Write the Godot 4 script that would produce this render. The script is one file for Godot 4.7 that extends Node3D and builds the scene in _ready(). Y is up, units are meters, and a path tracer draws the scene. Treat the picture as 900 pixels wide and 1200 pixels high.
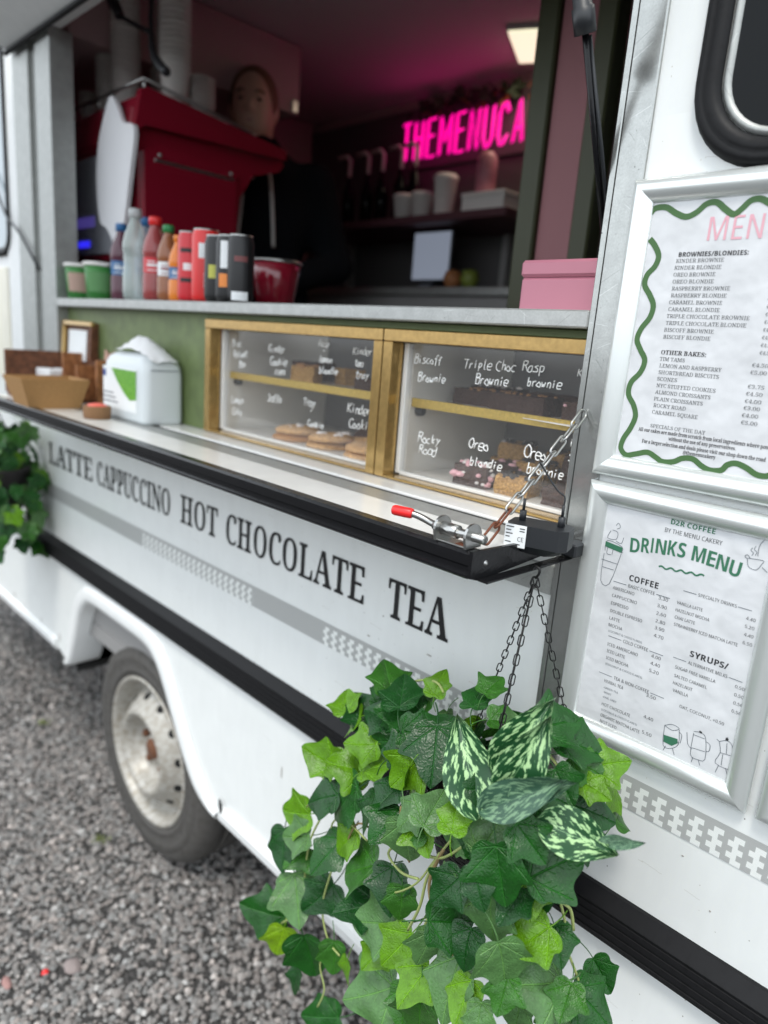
extends Node3D
# A white catering van with a serving hatch, menus, a hanging ivy basket and a cake display.
# van side = plane z 0, x runs along the van, y up, metres.

const CAM := Vector3(0, 1.5, 0.79)
const FOCAL := 818.0
var view := Basis(Vector3(.69931, .07623, -.71074), Vector3(-.21729, .96992, -.10976), Vector3(.68099, .23119, .69484)).orthonormalized()
var M := {}
var rng := RandomNumberGenerator.new()
var used := {}

# ---- pixel -> point on a known plane ----
func ray(u: float, v: float) -> Vector3:
	return view * Vector3(u - 450.0, 600.0 - v, -FOCAL)
func onz(u: float, v: float, z := 0.0) -> Vector3:
	var r := ray(u, v)
	return CAM + r * ((z - CAM.z) / r.z)
func onx(u: float, v: float, x: float) -> Vector3:
	var r := ray(u, v)
	return CAM + r * ((x - CAM.x) / r.x)
func ony(u: float, v: float, y: float) -> Vector3:
	var r := ray(u, v)
	return CAM + r * ((y - CAM.y) / r.y)
func away(p: Vector3) -> float:
	return (CAM - p).dot(view.z)

# ---- materials ----
func lin(r: float, g: float, b: float) -> Color:
	return Color(r, g, b).linear_to_srgb()
func mat(key: String, c: Color, rough := 0.6, metal := 0.0, o := {}) -> StandardMaterial3D:
	var m := StandardMaterial3D.new()
	m.resource_name = key
	m.albedo_color = c
	m.roughness = rough
	m.metallic = metal
	for k in o:
		m.set(k, o[k])
	M[key] = m
	return m
func noise_tex(sd: int, freq: float, c0: Color, c1: Color, size := 256, kind := FastNoiseLite.TYPE_SIMPLEX_SMOOTH, oct := 4) -> NoiseTexture2D:
	var n := FastNoiseLite.new()
	n.seed = sd
	n.noise_type = kind
	n.frequency = freq
	n.fractal_octaves = oct
	var t := NoiseTexture2D.new()
	t.width = size
	t.height = size
	t.seamless = true
	t.noise = n
	var g := Gradient.new()
	g.set_color(0, c0)
	g.set_color(1, c1)
	t.color_ramp = g
	return t
func grey(v: float) -> Color:
	return Color(v, v, v)
func tri(m: StandardMaterial3D, s: float) -> void:
	m.uv1_triplanar = true
	m.uv1_world_triplanar = true
	m.uv1_scale = Vector3(s, s, s)

# ---- shapes ----
func nst(smooth := false) -> SurfaceTool:
	var s := SurfaceTool.new()
	s.begin(Mesh.PRIMITIVE_TRIANGLES)
	s.set_smooth_group(0 if smooth else -1)
	return s
func done(s: SurfaceTool) -> ArrayMesh:
	s.generate_normals()
	return s.commit()
func tr3(s: SurfaceTool, a: Vector3, b: Vector3, c: Vector3) -> void:
	s.add_vertex(a); s.add_vertex(b); s.add_vertex(c)
func quad(s: SurfaceTool, a: Vector3, b: Vector3, c: Vector3, d: Vector3) -> void:
	tr3(s, a, b, c); tr3(s, a, c, d)
func face_out(s: SurfaceTool, p: Array, mid: Vector3) -> void:
	var n: Vector3 = (p[0] - p[2]).cross(p[0] - p[1])
	if n.dot(p[0] - mid) < 0.0:
		p.reverse()
	for i in range(1, p.size() - 1):
		tr3(s, p[0], p[i], p[i + 1])
func cbox(s: SurfaceTool, c: Vector3, size: Vector3, bev := 0.002, b := Basis()) -> void:
	var h := size / 2.0
	var v := minf(bev, minf(h.x, minf(h.y, h.z)) * 0.9)
	var P := func(sg: Vector3, ax: int) -> Vector3:
		var q := (h - Vector3(v, v, v)) * sg
		q[ax] = h[ax] * sg[ax]
		return c + b * q
	for ax in 3:
		var i := (ax + 1) % 3
		var j := (ax + 2) % 3
		for sa in [-1.0, 1.0]:
			var f := []
			for ij in [[-1, -1], [1, -1], [1, 1], [-1, 1]]:
				var g := Vector3.ZERO
				g[ax] = sa; g[i] = ij[0]; g[j] = ij[1]
				f.append(P.call(g, ax))
			face_out(s, f, c)
		for si in [-1.0, 1.0]:
			for sj in [-1.0, 1.0]:
				var g0 := Vector3.ZERO
				var g1 := Vector3.ZERO
				g0[ax] = -1; g0[i] = si; g0[j] = sj
				g1[ax] = 1; g1[i] = si; g1[j] = sj
				face_out(s, [P.call(g0, i), P.call(g1, i), P.call(g1, j), P.call(g0, j)], c)
	for a in [-1.0, 1.0]:
		for e in [-1.0, 1.0]:
			for k in [-1.0, 1.0]:
				var g := Vector3(a, e, k)
				face_out(s, [P.call(g, 0), P.call(g, 1), P.call(g, 2)], c)
func blk(lo: Vector3, hi: Vector3, bev := 0.002) -> ArrayMesh:
	var s := nst()
	cbox(s, (lo + hi) / 2.0, (hi - lo).abs(), bev)
	return done(s)
func tube(s: SurfaceTool, pts: Array, r, n := 8, closed := false) -> void:
	var m := pts.size()
	var rings := []
	var ref := Vector3.ZERO
	for i in m:
		var a: Vector3 = pts[(i - 1 + m) % m] if closed or i > 0 else pts[i]
		var b: Vector3 = pts[(i + 1) % m] if closed or i < m - 1 else pts[i]
		var t := (b - a).normalized()
		if ref == Vector3.ZERO:
			ref = t.cross(Vector3.UP if absf(t.y) < 0.9 else Vector3.RIGHT).normalized()
		ref = (ref - t * ref.dot(t)).normalized()
		var o := t.cross(ref)
		var rr: float = r[i] if r is Array else r
		var ring := []
		for k in n:
			var an := TAU * k / n
			ring.append(pts[i] + (ref * cos(an) + o * sin(an)) * rr)
		rings.append(ring)
	for i in (m if closed else m - 1):
		var A: Array = rings[i]
		var C: Array = rings[(i + 1) % m]
		for k in n:
			quad(s, A[k], A[(k + 1) % n], C[(k + 1) % n], C[k])
	if not closed:
		for k in range(1, n - 1):
			tr3(s, rings[0][0], rings[0][k + 1], rings[0][k])
			tr3(s, rings[m - 1][0], rings[m - 1][k], rings[m - 1][k + 1])
func tube_mesh(pts: Array, r, n := 8, closed := false) -> ArrayMesh:
	var s := nst(true)
	tube(s, pts, r, n, closed)
	return done(s)
func lathe(s: SurfaceTool, prof: Array, n := 28, at := Vector3.ZERO, b := Basis()) -> void:
	for i in prof.size() - 1:
		var p: Vector2 = prof[i]
		var q: Vector2 = prof[i + 1]
		for k in n:
			var a0 := TAU * k / n
			var a1 := TAU * (k + 1) / n
			var d0 := Vector3(cos(a0), 0, sin(a0))
			var d1 := Vector3(cos(a1), 0, sin(a1))
			var A := at + b * (d0 * p.x + Vector3.UP * p.y)
			var Bq := at + b * (d1 * p.x + Vector3.UP * p.y)
			var C := at + b * (d1 * q.x + Vector3.UP * q.y)
			var D := at + b * (d0 * q.x + Vector3.UP * q.y)
			if p.x > 1e-6:
				tr3(s, A, Bq, C)
			if q.x > 1e-6:
				tr3(s, A, C, D)
func lathe_mesh(prof: Array, n := 28, smooth := true, at := Vector3.ZERO, b := Basis()) -> ArrayMesh:
	var s := nst(smooth)
	lathe(s, prof, n, at, b)
	return done(s)
# polygon in 2D pushed along an axis; f maps (a, b, depth) to a point
func prism(s: SurfaceTool, poly: PackedVector2Array, d0: float, d1: float, f: Callable) -> void:
	var idx := Geometry2D.triangulate_polygon(poly)
	for i in range(0, idx.size(), 3):
		var a := poly[idx[i]]
		var b := poly[idx[i + 1]]
		var c := poly[idx[i + 2]]
		tr3(s, f.call(a.x, a.y, d1), f.call(c.x, c.y, d1), f.call(b.x, b.y, d1))
		tr3(s, f.call(a.x, a.y, d0), f.call(b.x, b.y, d0), f.call(c.x, c.y, d0))
	for i in poly.size():
		var a := poly[i]
		var b := poly[(i + 1) % poly.size()]
		quad(s, f.call(a.x, a.y, d0), f.call(a.x, a.y, d1), f.call(b.x, b.y, d1), f.call(b.x, b.y, d0))
func fz(a: float, b: float, d: float) -> Vector3: return Vector3(a, b, d)
func fx(a: float, b: float, d: float) -> Vector3: return Vector3(d, b, a)
func prism_z(pts: Array, z0: float, z1: float) -> ArrayMesh:
	var s := nst()
	prism(s, PackedVector2Array(pts), z0, z1, fz)
	return done(s)
# profile of (z, y) points pushed along x
func prism_x(pts: Array, x0: float, x1: float) -> ArrayMesh:
	var s := nst()
	prism(s, PackedVector2Array(pts), x0, x1, fx)
	return done(s)
func smooth_line(p: Array, sub := 6, closed := false) -> Array:
	var out := []
	var n := p.size()
	for i in (n if closed else n - 1):
		var a = p[(i - 1 + n) % n] if closed or i > 0 else p[i]
		var b = p[i]
		var c = p[(i + 1) % n]
		var d = p[(i + 2) % n] if closed or i < n - 2 else p[(i + 1) % n]
		for k in sub:
			var t := float(k) / sub
			out.append(b.cubic_interpolate(c, a, d, t))
	if not closed:
		out.append(p[n - 1])
	return out
func rrect(x0: float, y0: float, x1: float, y1: float, r: float, n := 6) -> Array:
	var o := []
	for q in [[x1 - r, y1 - r, 0], [x0 + r, y1 - r, 1], [x0 + r, y0 + r, 2], [x1 - r, y0 + r, 3]]:
		for k in n + 1:
			var a: float = PI / 2 * (q[2] + float(k) / n)
			o.append(Vector2(q[0] + r * cos(a), q[1] + r * sin(a)))
	return o

# ---- nodes ----
func called(n: String) -> String:
	used[n] = used.get(n, 0) + 1
	return n if used[n] == 1 else "%s_%03d" % [n, used[n] - 1]
func thing(n: String, label: String, cat: String, at := Vector3.ZERO, group := "") -> Node3D:
	var o := Node3D.new()
	o.name = called(n)
	add_child(o)
	o.position = at
	metas(o, label, cat, group)
	return o
func metas(o: Node, label: String, cat: String, group := "", kind := "") -> void:
	if label: o.set_meta("label", label)
	if cat: o.set_meta("category", cat)
	if group: o.set_meta("group", group)
	if kind: o.set_meta("kind", kind)
func part(p: Node, n: String, mesh: Mesh, m: Material, xf := Transform3D()) -> MeshInstance3D:
	var o := MeshInstance3D.new()
	o.name = n
	o.mesh = mesh
	o.material_override = m
	o.transform = xf
	p.add_child(o, true)
	return o
func holder(p: Node, n: String, at := Vector3.ZERO) -> Node3D:
	var o := Node3D.new()
	o.name = n
	o.position = at
	p.add_child(o, true)
	return o
var fonts := {}
func font(f: String, bold := false, italic := false) -> SystemFont:
	var k := f + str(bold) + str(italic)
	if not fonts.has(k):
		var s := SystemFont.new()
		s.font_names = PackedStringArray([f])
		s.font_weight = 700 if bold else 400
		s.font_italic = italic
		fonts[k] = s
	return fonts[k]
# flat lettering facing +z: its left end at p, capital height h, squeezed to width w when given
func write(p: Node, n: String, txt: String, at: Vector3, h: float, m: Material, f: Font, w := 0.0, align := 0, turn := 0.0) -> MeshInstance3D:
	var t := TextMesh.new()
	t.font = f
	t.text = txt
	t.font_size = 32
	t.pixel_size = 0.01
	t.depth = 0.0
	t.curve_step = 1.5
	t.horizontal_alignment = HORIZONTAL_ALIGNMENT_LEFT
	t.vertical_alignment = VERTICAL_ALIGNMENT_BOTTOM
	var am := ArrayMesh.new()
	am.add_surface_from_arrays(Mesh.PRIMITIVE_TRIANGLES, t.get_mesh_arrays())
	var bb := am.get_aabb()
	var ref := TextMesh.new()
	ref.font = f; ref.text = "H"; ref.font_size = 32; ref.pixel_size = 0.01; ref.depth = 0.0
	ref.vertical_alignment = VERTICAL_ALIGNMENT_BOTTOM
	var rm := ArrayMesh.new()
	rm.add_surface_from_arrays(Mesh.PRIMITIVE_TRIANGLES, ref.get_mesh_arrays())
	var hb := rm.get_aabb()
	var sy := h / hb.size.y
	var sx := w / bb.size.x if w > 0.0 else sy
	var off := -bb.position.x * sx
	if align == 1: off -= bb.size.x * sx / 2.0
	if align == 2: off -= bb.size.x * sx
	var b := Basis(Vector3.BACK, turn)
	var xf := Transform3D(b * Basis.from_scale(Vector3(sx, sy, 1)), at + b * Vector3(off, -hb.position.y * sy, 0))
	return part(p, n, am, m, xf)

func _ready() -> void:
	rng.seed = 7
	# ---- camera ----
	var cam := Camera3D.new()
	cam.name = "camera"
	add_child(cam)
	cam.transform = Transform3D(view, CAM)
	cam.near = 0.02
	cam.far = 300.0
	var lens := CameraAttributesPhysical.new()
	lens.frustum_focal_length = 23.86
	lens.frustum_focus_distance = 0.84
	lens.exposure_aperture = 2.5
	lens.frustum_near = 0.02
	lens.frustum_far = 300.0
	cam.attributes = lens
	cam.fov = 72.52
	cam.current = true
	# ---- sky and light: a bright overcast day ----
	var we := WorldEnvironment.new()
	we.name = "environment"
	var env := Environment.new()
	env.background_mode = Environment.BG_SKY
	var sm := ProceduralSkyMaterial.new()
	sm.sky_top_color = lin(.86, .93, 1.0)
	sm.sky_horizon_color = lin(.80, .85, .90)
	sm.ground_bottom_color = lin(.16, .155, .15)
	sm.ground_horizon_color = lin(.30, .31, .31)
	sm.sky_curve = 0.2
	var sky := Sky.new()
	sky.sky_material = sm
	env.sky = sky
	env.background_energy_multiplier = 1.0
	env.tonemap_mode = Environment.TONE_MAPPER_LINEAR
	env.tonemap_exposure = 2.3
	env.sdfgi_enabled = true
	env.ssao_enabled = true
	env.ssil_enabled = true
	we.environment = env
	add_child(we)
	var sun := DirectionalLight3D.new()
	sun.name = "sun"
	sun.light_energy = 0.3
	sun.light_angular_distance = 14.0
	sun.light_color = Color(1.0, .985, .96)
	sun.shadow_enabled = true
	sun.rotation_degrees = Vector3(-62, 25, 0)
	add_child(sun)
	materials()
	ground()
	van()
	display_case()
	counter_flap()
	menus()
	interior()
	coffee_corner()
	back_shelf()
	drinks()
	counter_things()
	person()
	basket_front()
	basket_back()

func img_tex(im: Image) -> ImageTexture:
	im.generate_mipmaps()
	return ImageTexture.create_from_image(im)

func seg_dist(p: Vector2, a: Vector2, b: Vector2) -> float:
	return p.distance_to(Geometry2D.get_closest_point_to_segment(p, a, b))

func materials() -> void:
	var T := {}
	var fn := FastNoiseLite.new()
	fn.seed = 3
	# paint with faint streaks and road film
	T.film = noise_tex(11, 0.012, grey(.965), grey(1.0), 512, FastNoiseLite.TYPE_SIMPLEX_SMOOTH, 5)
	# bodywork: near-white with faint runs, chips and specks of dirt
	var pf := Image.create(1024, 1024, false, Image.FORMAT_RGB8)
	fn.frequency = .012
	fn.fractal_octaves = 4
	for y in 1024:
		for x in 1024:
			var v := .982 + .010 * fn.get_noise_2d(x * 1.6, y * .35) + .012 * fn.get_noise_2d(x * .5, y * .5 + 333)
			pf.set_pixel(x, y, Color(v, v, v * .995))
	var rp := RandomNumberGenerator.new()
	rp.seed = 77
	for k in 170:
		var a := Vector2i(rp.randi_range(4, 1014), rp.randi_range(4, 1010))
		var dk := rp.randf_range(.45, .9)
		pf.fill_rect(Rect2i(a, Vector2i(rp.randi_range(1, 2), rp.randi_range(1, 3))), Color(dk, dk * .96, dk * .90))
		if k % 7 == 0:
			for i in rp.randi_range(8, 60):
				var q := a + Vector2i(i, int(i * rp.randf_range(.1, .14)))
				if q.x < 1024 and q.y < 1024: pf.set_pixelv(q, Color(.86, .85, .83))
	T.body = img_tex(pf)
	T.fine = noise_tex(12, 0.09, grey(.82), grey(1.0), 256)
	T.rough = noise_tex(13, 0.02, grey(.38), grey(.52), 256)
	T.bump = noise_tex(14, 0.05, grey(0), grey(1), 256)
	T.dent = noise_tex(15, 0.006, grey(0), grey(1), 256, FastNoiseLite.TYPE_SIMPLEX_SMOOTH, 2)
	var p := mat("white_paint", lin(.80, .82, .815), .30, 0.0, {"albedo_texture": T.body, "clearcoat_enabled": true, "clearcoat": .35, "clearcoat_roughness": .12})
	tri(p, 1.7)
	p.heightmap_enabled = true; p.heightmap_texture = T.dent; p.heightmap_scale = .02
	p = mat("white_trim", lin(.78, .79, .78), .4, 0.0, {"albedo_texture": T.film}); tri(p, 3.0)
	p = mat("cream_paint", lin(.74, .71, .60), .4, 0.0, {"albedo_texture": T.film}); tri(p, 2.0)
	p = mat("white_board", lin(.78, .77, .74), .22, 0.0, {"albedo_texture": T.film}); tri(p, 2.5)
	# aluminium with scratches
	var im := Image.create(512, 512, false, Image.FORMAT_RGB8)
	fn.frequency = .02
	fn.fractal_octaves = 5
	for y in 512:
		for x in 512:
			var v := .84 + .05 * fn.get_noise_2d(x, y) + .04 * fn.get_noise_2d(x * 7.0, y * 7.0 + 900)
			im.set_pixel(x, y, grey(v))
	var r2 := RandomNumberGenerator.new()
	r2.seed = 21
	for k in 150:
		var a := Vector2(r2.randf() * 512, r2.randf() * 512)
		var d := Vector2.from_angle(r2.randf() * TAU) * r2.randf_range(4, 60)
		var lift := r2.randf_range(-.2, .25)
		var n := int(d.length())
		for i in n:
			var q := a + d * i / n
			var qx := posmod(int(q.x), 512)
			var qy := posmod(int(q.y), 512)
			im.set_pixel(qx, qy, grey(clampf(im.get_pixel(qx, qy).r + lift, .2, 1.0)))
	for k in 60:
		var a := Vector2i(r2.randi_range(2, 508), r2.randi_range(2, 508))
		im.fill_rect(Rect2i(a, Vector2i(r2.randi_range(1, 3), r2.randi_range(1, 3))), grey(r2.randf_range(.25, 1.0)))
	T.alu = img_tex(im)
	p = mat("aluminium", lin(.56, .575, .555), .42, .75, {"albedo_texture": T.alu, "roughness_texture": T.rough}); tri(p, 4.0)
	p = mat("dull_aluminium", lin(.56, .575, .555), .5, .7, {"albedo_texture": T.alu}); tri(p, 3.0)
	mat("frame_silver", lin(.74, .77, .755), .27, .6)
	mat("bright_steel", lin(.62, .62, .60), .28, .95, {"albedo_texture": T.alu}); tri(M.bright_steel, 9.0)
	mat("rusty_steel", lin(.30, .15, .09), .7, .4, {"albedo_texture": noise_tex(31, .06, Color(.55, .3, .2), Color(1, 1, 1))}); tri(M.rusty_steel, 30.0)
	mat("sill_aluminium", lin(.62, .63, .61), .38, .5, {"albedo_texture": T.alu}); tri(M.sill_aluminium, 3.0)
	mat("black_rubber", lin(.009, .009, .010), .5, 0.0, {"metallic_specular": .32, "albedo_texture": noise_tex(32, .05, grey(.75), Color(1.35, 1.35, 1.35))}); tri(M.black_rubber, 6.0)
	mat("black_metal", lin(.007, .007, .008), .25, 0.0, {"metallic_specular": .36, "heightmap_enabled": true, "heightmap_texture": T.bump, "heightmap_scale": .03}); tri(M.black_metal, 8.0)
	mat("black_plastic", lin(.016, .018, .021), .42)
	mat("dark_glass", lin(.006, .007, .008), .06, 0.0, {"metallic_specular": .26})
	mat("sky_reflection_glass", lin(.30, .36, .40), .06)  # cab pane: the mirrored sky is put into the glass colour
	mat("black_print", lin(.010, .010, .011), .45)
	mat("underseal", lin(.030, .029, .027), .9, 0.0, {"albedo_texture": T.fine}); tri(M.underseal, 6.0)
	mat("dark_void", lin(.006, .006, .006), .9)
	mat("gold", lin(.53, .345, .125), .38, .62, {"albedo_texture": noise_tex(33, .03, grey(.86), grey(1.0)), "roughness_texture": T.rough}); tri(M.gold, 9.0)
	mat("yellow_gold", lin(.62, .43, .09), .36, .55, {"albedo_texture": T.fine}); tri(M.yellow_gold, 6.0)
	mat("green_paint", lin(.150, .200, .072), .5, 0.0, {"albedo_texture": noise_tex(34, .02, grey(.84), grey(1.0))}); tri(M.green_paint, 3.0)
	mat("dark_green_paint", lin(.030, .034, .008), .5)
	mat("pink_paint", lin(.26, .105, .115), .6)
	mat("scuff", lin(.34, .32, .29), .8)
	mat("pink_tin", lin(.50, .19, .25), .45)
	mat("clear_pane", Color(1, 1, 1, .02), .02, 0.0, {"metallic_specular": .36, "transparency": BaseMaterial3D.TRANSPARENCY_ALPHA})
	mat("chalk", lin(.88, .88, .86), .8)
	# menu paper, slightly cockled
	p = mat("paper", lin(.68, .69, .705), .38, 0.0, {"albedo_texture": noise_tex(35, .012, grey(.93), grey(1.0))}); tri(p, 6.0)
	p.heightmap_enabled = true; p.heightmap_texture = noise_tex(36, .014, grey(0), grey(1), 256, FastNoiseLite.TYPE_SIMPLEX_SMOOTH, 3); p.heightmap_scale = .10
	mat("print_grey", lin(.075, .08, .085), .6)
	mat("print_dark", lin(.025, .025, .028), .6)
	mat("print_pink", lin(.72, .38, .44), .6)
	mat("print_green", lin(.055, .135, .040), .6)
	mat("print_teal", lin(.035, .155, .085), .6)
	mat("print_line", lin(.11, .13, .15), .6)
	# reflective tape: hexagon mesh, with and without the stepped squares
	for kind in 2:
		var ti := Image.create(256, 512, false, Image.FORMAT_RGB8)
		for y in 512:
			for x in 256:
				var cell := 256.0 / 14.0
				var gy := y / (cell * .866)
				var row := int(gy)
				var best := 9.0
				var second := 9.0
				for ry in [row - 1, row, row + 1]:
					var ox: float = .5 if posmod(ry, 2) == 1 else 0.0
					var cx: float = roundf(x / cell - ox) + ox
					for dx in [-1, 0, 1]:
						var dd := Vector2((x / cell - cx - dx), (gy - ry) * .866).length()
						if dd < best:
							second = best; best = dd
						elif dd < second:
							second = dd
				var edge := second - best < .16
				var v := .74
				if kind == 1 and y > 90:
					# squares that zigzag by a quarter period from row to row
					var rr := int((y - 90) / 85.0)
					var sx := fposmod(x + (64.0 if rr % 2 == 1 else 0.0), 256.0)
					if sx < 128: v = .98
				if edge: v *= .90
				ti.set_pixel(x, y, Color(v, v * 1.005, v))
		mat("tape_%d" % kind, lin(.93, .935, .925), .3, .1, {"albedo_texture": img_tex(ti)})
	# wood, card
	var wg := noise_tex(37, .03, Color(.62, .58, .55), Color(1, 1, 1))
	mat("crate_wood", lin(.23, .090, .040), .6, 0.0, {"albedo_texture": wg}); tri(M.crate_wood, 5.0)
	mat("orange_wood", lin(.52, .22, .08), .6, 0.0, {"albedo_texture": wg}); tri(M.orange_wood, 5.0)
	mat("kraft", lin(.46, .25, .09), .75, 0.0, {"albedo_texture": T.fine}); tri(M.kraft, 7.0)
	mat("cork", lin(.38, .20, .09), .85, 0.0, {"albedo_texture": noise_tex(38, .12, grey(.55), grey(1.0))}); tri(M.cork, 10.0)
	mat("dispenser_white", lin(.62, .66, .67), .32, 0.0, {"clearcoat_enabled": true, "clearcoat": .25})
	mat("tissue", lin(.80, .80, .80), .9)
	mat("label_white", lin(.80, .82, .82), .4)
	mat("label_green", lin(.16, .40, .045), .4, 0.0, {"albedo_texture": noise_tex(39, .03, Color(.5, .75, .5), Color(1.2, 1.1, 1.0))}); tri(M.label_green, 14.0)
	mat("red_plastic", lin(.72, .02, .02), .35)
	mat("red_print", lin(.60, .018, .03), .35)
	mat("machine_red", lin(.22, .008, .022), .16, 0.0, {"clearcoat_enabled": true, "clearcoat": .6, "clearcoat_roughness": .05})
	mat("brushed_steel", lin(.50, .52, .56), .4, .35, {"albedo_texture": T.alu}); tri(M.brushed_steel, 3.0)
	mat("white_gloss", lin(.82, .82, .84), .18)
	mat("cup_white", lin(.80, .78, .74), .55)
	mat("wall_pink", lin(.52, .36, .37), .7)
	mat("ceiling_white", lin(.62, .60, .60), .75)
	mat("dark_wall", lin(.10, .095, .095), .8)
	mat("dark_counter", lin(.26, .255, .25), .55)
	mat("hedge_dark", lin(.018, .032, .014), .7)
	mat("shelf_maroon", lin(.10, .035, .045), .6)
	mat("neon_pink", lin(.9, .05, .5), .4, 0.0, {"emission_enabled": true, "emission": Color(1.0, .03, .62), "emission_energy_multiplier": .5})
	mat("lamp_glow", lin(.9, .9, .8), .5, 0.0, {"emission_enabled": true, "emission": Color(1.0, .97, .84), "emission_energy_multiplier": .42})
	mat("screen_glow", lin(.3, .32, .36), .3, 0.0, {"emission_enabled": true, "emission": Color(.66, .70, .78), "emission_energy_multiplier": .17})
	mat("blue_glow", lin(.05, .05, .5), .3, 0.0, {"emission_enabled": true, "emission": Color(.2, .18, 1.0), "emission_energy_multiplier": .4})
	mat("violet_glow", lin(.2, .18, .4), .3, 0.0, {"emission_enabled": true, "emission": Color(.45, .38, .85), "emission_energy_multiplier": .09})
	mat("skin", lin(.60, .39, .30), .5, 0.0, {"subsurf_scatter_enabled": true, "subsurf_scatter_strength": .1})
	mat("hair_brown", lin(.17, .095, .05), .6)
	mat("eye_dark", lin(.03, .02, .02), .2)
	mat("lip", lin(.40, .17, .15), .5)
	mat("hoodie", lin(.006, .007, .009), .95, 0.0, {"metallic_specular": .2})
	mat("trousers", lin(.015, .017, .022), .9)
	mat("cord_white", lin(.55, .55, .53), .8)
	# wheel
	mat("tyre", lin(.066, .062, .058), .72, 0.0, {"albedo_texture": noise_tex(40, .025, grey(.7), Color(1.4, 1.38, 1.32))}); tri(M.tyre, 5.0)
	mat("rim_paint", lin(.56, .56, .54), .42, .15, {"albedo_texture": noise_tex(41, .03, Color(.66, .62, .56), Color(1, 1, 1), 256, FastNoiseLite.TYPE_SIMPLEX_SMOOTH, 5)}); tri(M.rim_paint, 6.0)
	mat("rust", lin(.16, .065, .03), .85, 0.0, {"albedo_texture": T.fine}); tri(M.rust, 12.0)
	# plants
	T.ivy = ivy_texture()
	var greens := {"dark": lin(.018, .145, .018), "deep": lin(.012, .105, .018), "mid": lin(.058, .245, .028), "lime": lin(.190, .470, .014), "yellow": lin(.36, .66, .016), "sage": lin(.150, .345, .125)}
	for k in greens:
		var lm := mat("leaf_" + k, greens[k], .33, 0.0, {"albedo_texture": T.ivy, "metallic_specular": .42, "heightmap_enabled": true, "heightmap_texture": T.ivy, "heightmap_scale": .45})
		lm.backlight_enabled = true
		lm.backlight = greens[k] * Color(.45, .5, .3)
	mat("leaf_mottled", Color(1, 1, 1), .36, 0.0, {"albedo_texture": mottle_texture(1)})
	mat("leaf_dusty", Color(.86, .90, .86), .45, 0.0, {"albedo_texture": mottle_texture(2)})
	mat("vine", lin(.30, .36, .12), .6)
	mat("vine_brown", lin(.22, .16, .07), .7)
	p = mat("pot_wicker", lin(.020, .017, .016), .6)
	mat("soil", lin(.018, .013, .009), .95)
	mat("chain_black", lin(.010, .010, .010), .4, .3)
	# cakes
	mat("brownie", lin(.060, .024, .014), .7, 0.0, {"albedo_texture": noise_tex(42, .07, grey(.45), Color(1.5, 1.4, 1.3)), "heightmap_enabled": true, "heightmap_texture": T.bump, "heightmap_scale": .25}); tri(M.brownie, 14.0)
	mat("blondie", lin(.66, .40, .13), .75, 0.0, {"albedo_texture": noise_tex(43, .06, Color(.55, .48, .4), Color(1.1, 1.1, 1.1)), "heightmap_enabled": true, "heightmap_texture": T.bump, "heightmap_scale": .25}); tri(M.blondie, 14.0)
	mat("cookie", lin(.74, .50, .26), .75, 0.0, {"albedo_texture": noise_tex(44, .05, Color(.6, .5, .4), Color(1.15, 1.1, 1.0)), "heightmap_enabled": true, "heightmap_texture": T.bump, "heightmap_scale": .2}); tri(M.cookie, 12.0)
	mat("biscuit_dark", lin(.035, .028, .026), .7)
	mat("marshmallow_pink", lin(.75, .42, .45), .7)
	mat("marshmallow_white", lin(.80, .74, .70), .7)
	mat("orange_crumb", lin(.42, .20, .07), .7)
	mat("baking_paper", lin(.72, .70, .67), .6)
	mat("case_white", lin(.66, .63, .57), .5)
	mat("added_dark_back", lin(.13, .125, .12), .4)  # shade behind the cases, put into the colour of the added back sheet

func ivy_texture() -> ImageTexture:
	var n := 256
	var im := Image.create(n, n, false, Image.FORMAT_RGB8)
	var fn := FastNoiseLite.new()
	fn.seed = 5
	fn.frequency = .02
	var veins := []
	var base := Vector2(0, .02)
	for tip in [Vector2(0, .97), Vector2(.50, .46), Vector2(-.50, .46), Vector2(.34, .06), Vector2(-.34, .06)]:
		veins.append([base, tip, .010])
		for f in [.3, .48, .66, .82]:
			var q: Vector2 = base.lerp(tip, f)
			var d: Vector2 = (tip - base).normalized()
			for sgn in [-1, 1]:
				veins.append([q, q + d.rotated(sgn * .75) * .17 * (1.15 - f), .0045])
	for y in n:
		for x in n:
			var p := Vector2((x + .5) / n * 1.5 - .75, 1.15 - (y + .5) / n * 1.4)
			var v := .70 + .10 * fn.get_noise_2d(x, y) + .06 * fn.get_noise_2d(x * 5.0, y * 5.0)
			var vein := 0.0
			for e in veins:
				var dd := seg_dist(p, e[0], e[1])
				vein = maxf(vein, (1.0 if e[2] > .008 else .6) * clampf(1.4 - dd / e[2], 0.0, 1.0))
			vein = minf(vein, 1.0)
			var c := Color(v, v, v * .92)
			im.set_pixel(x, y, c.lerp(Color(1.0, 1.0, .80), vein * .75))
	return img_tex(im)

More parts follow.
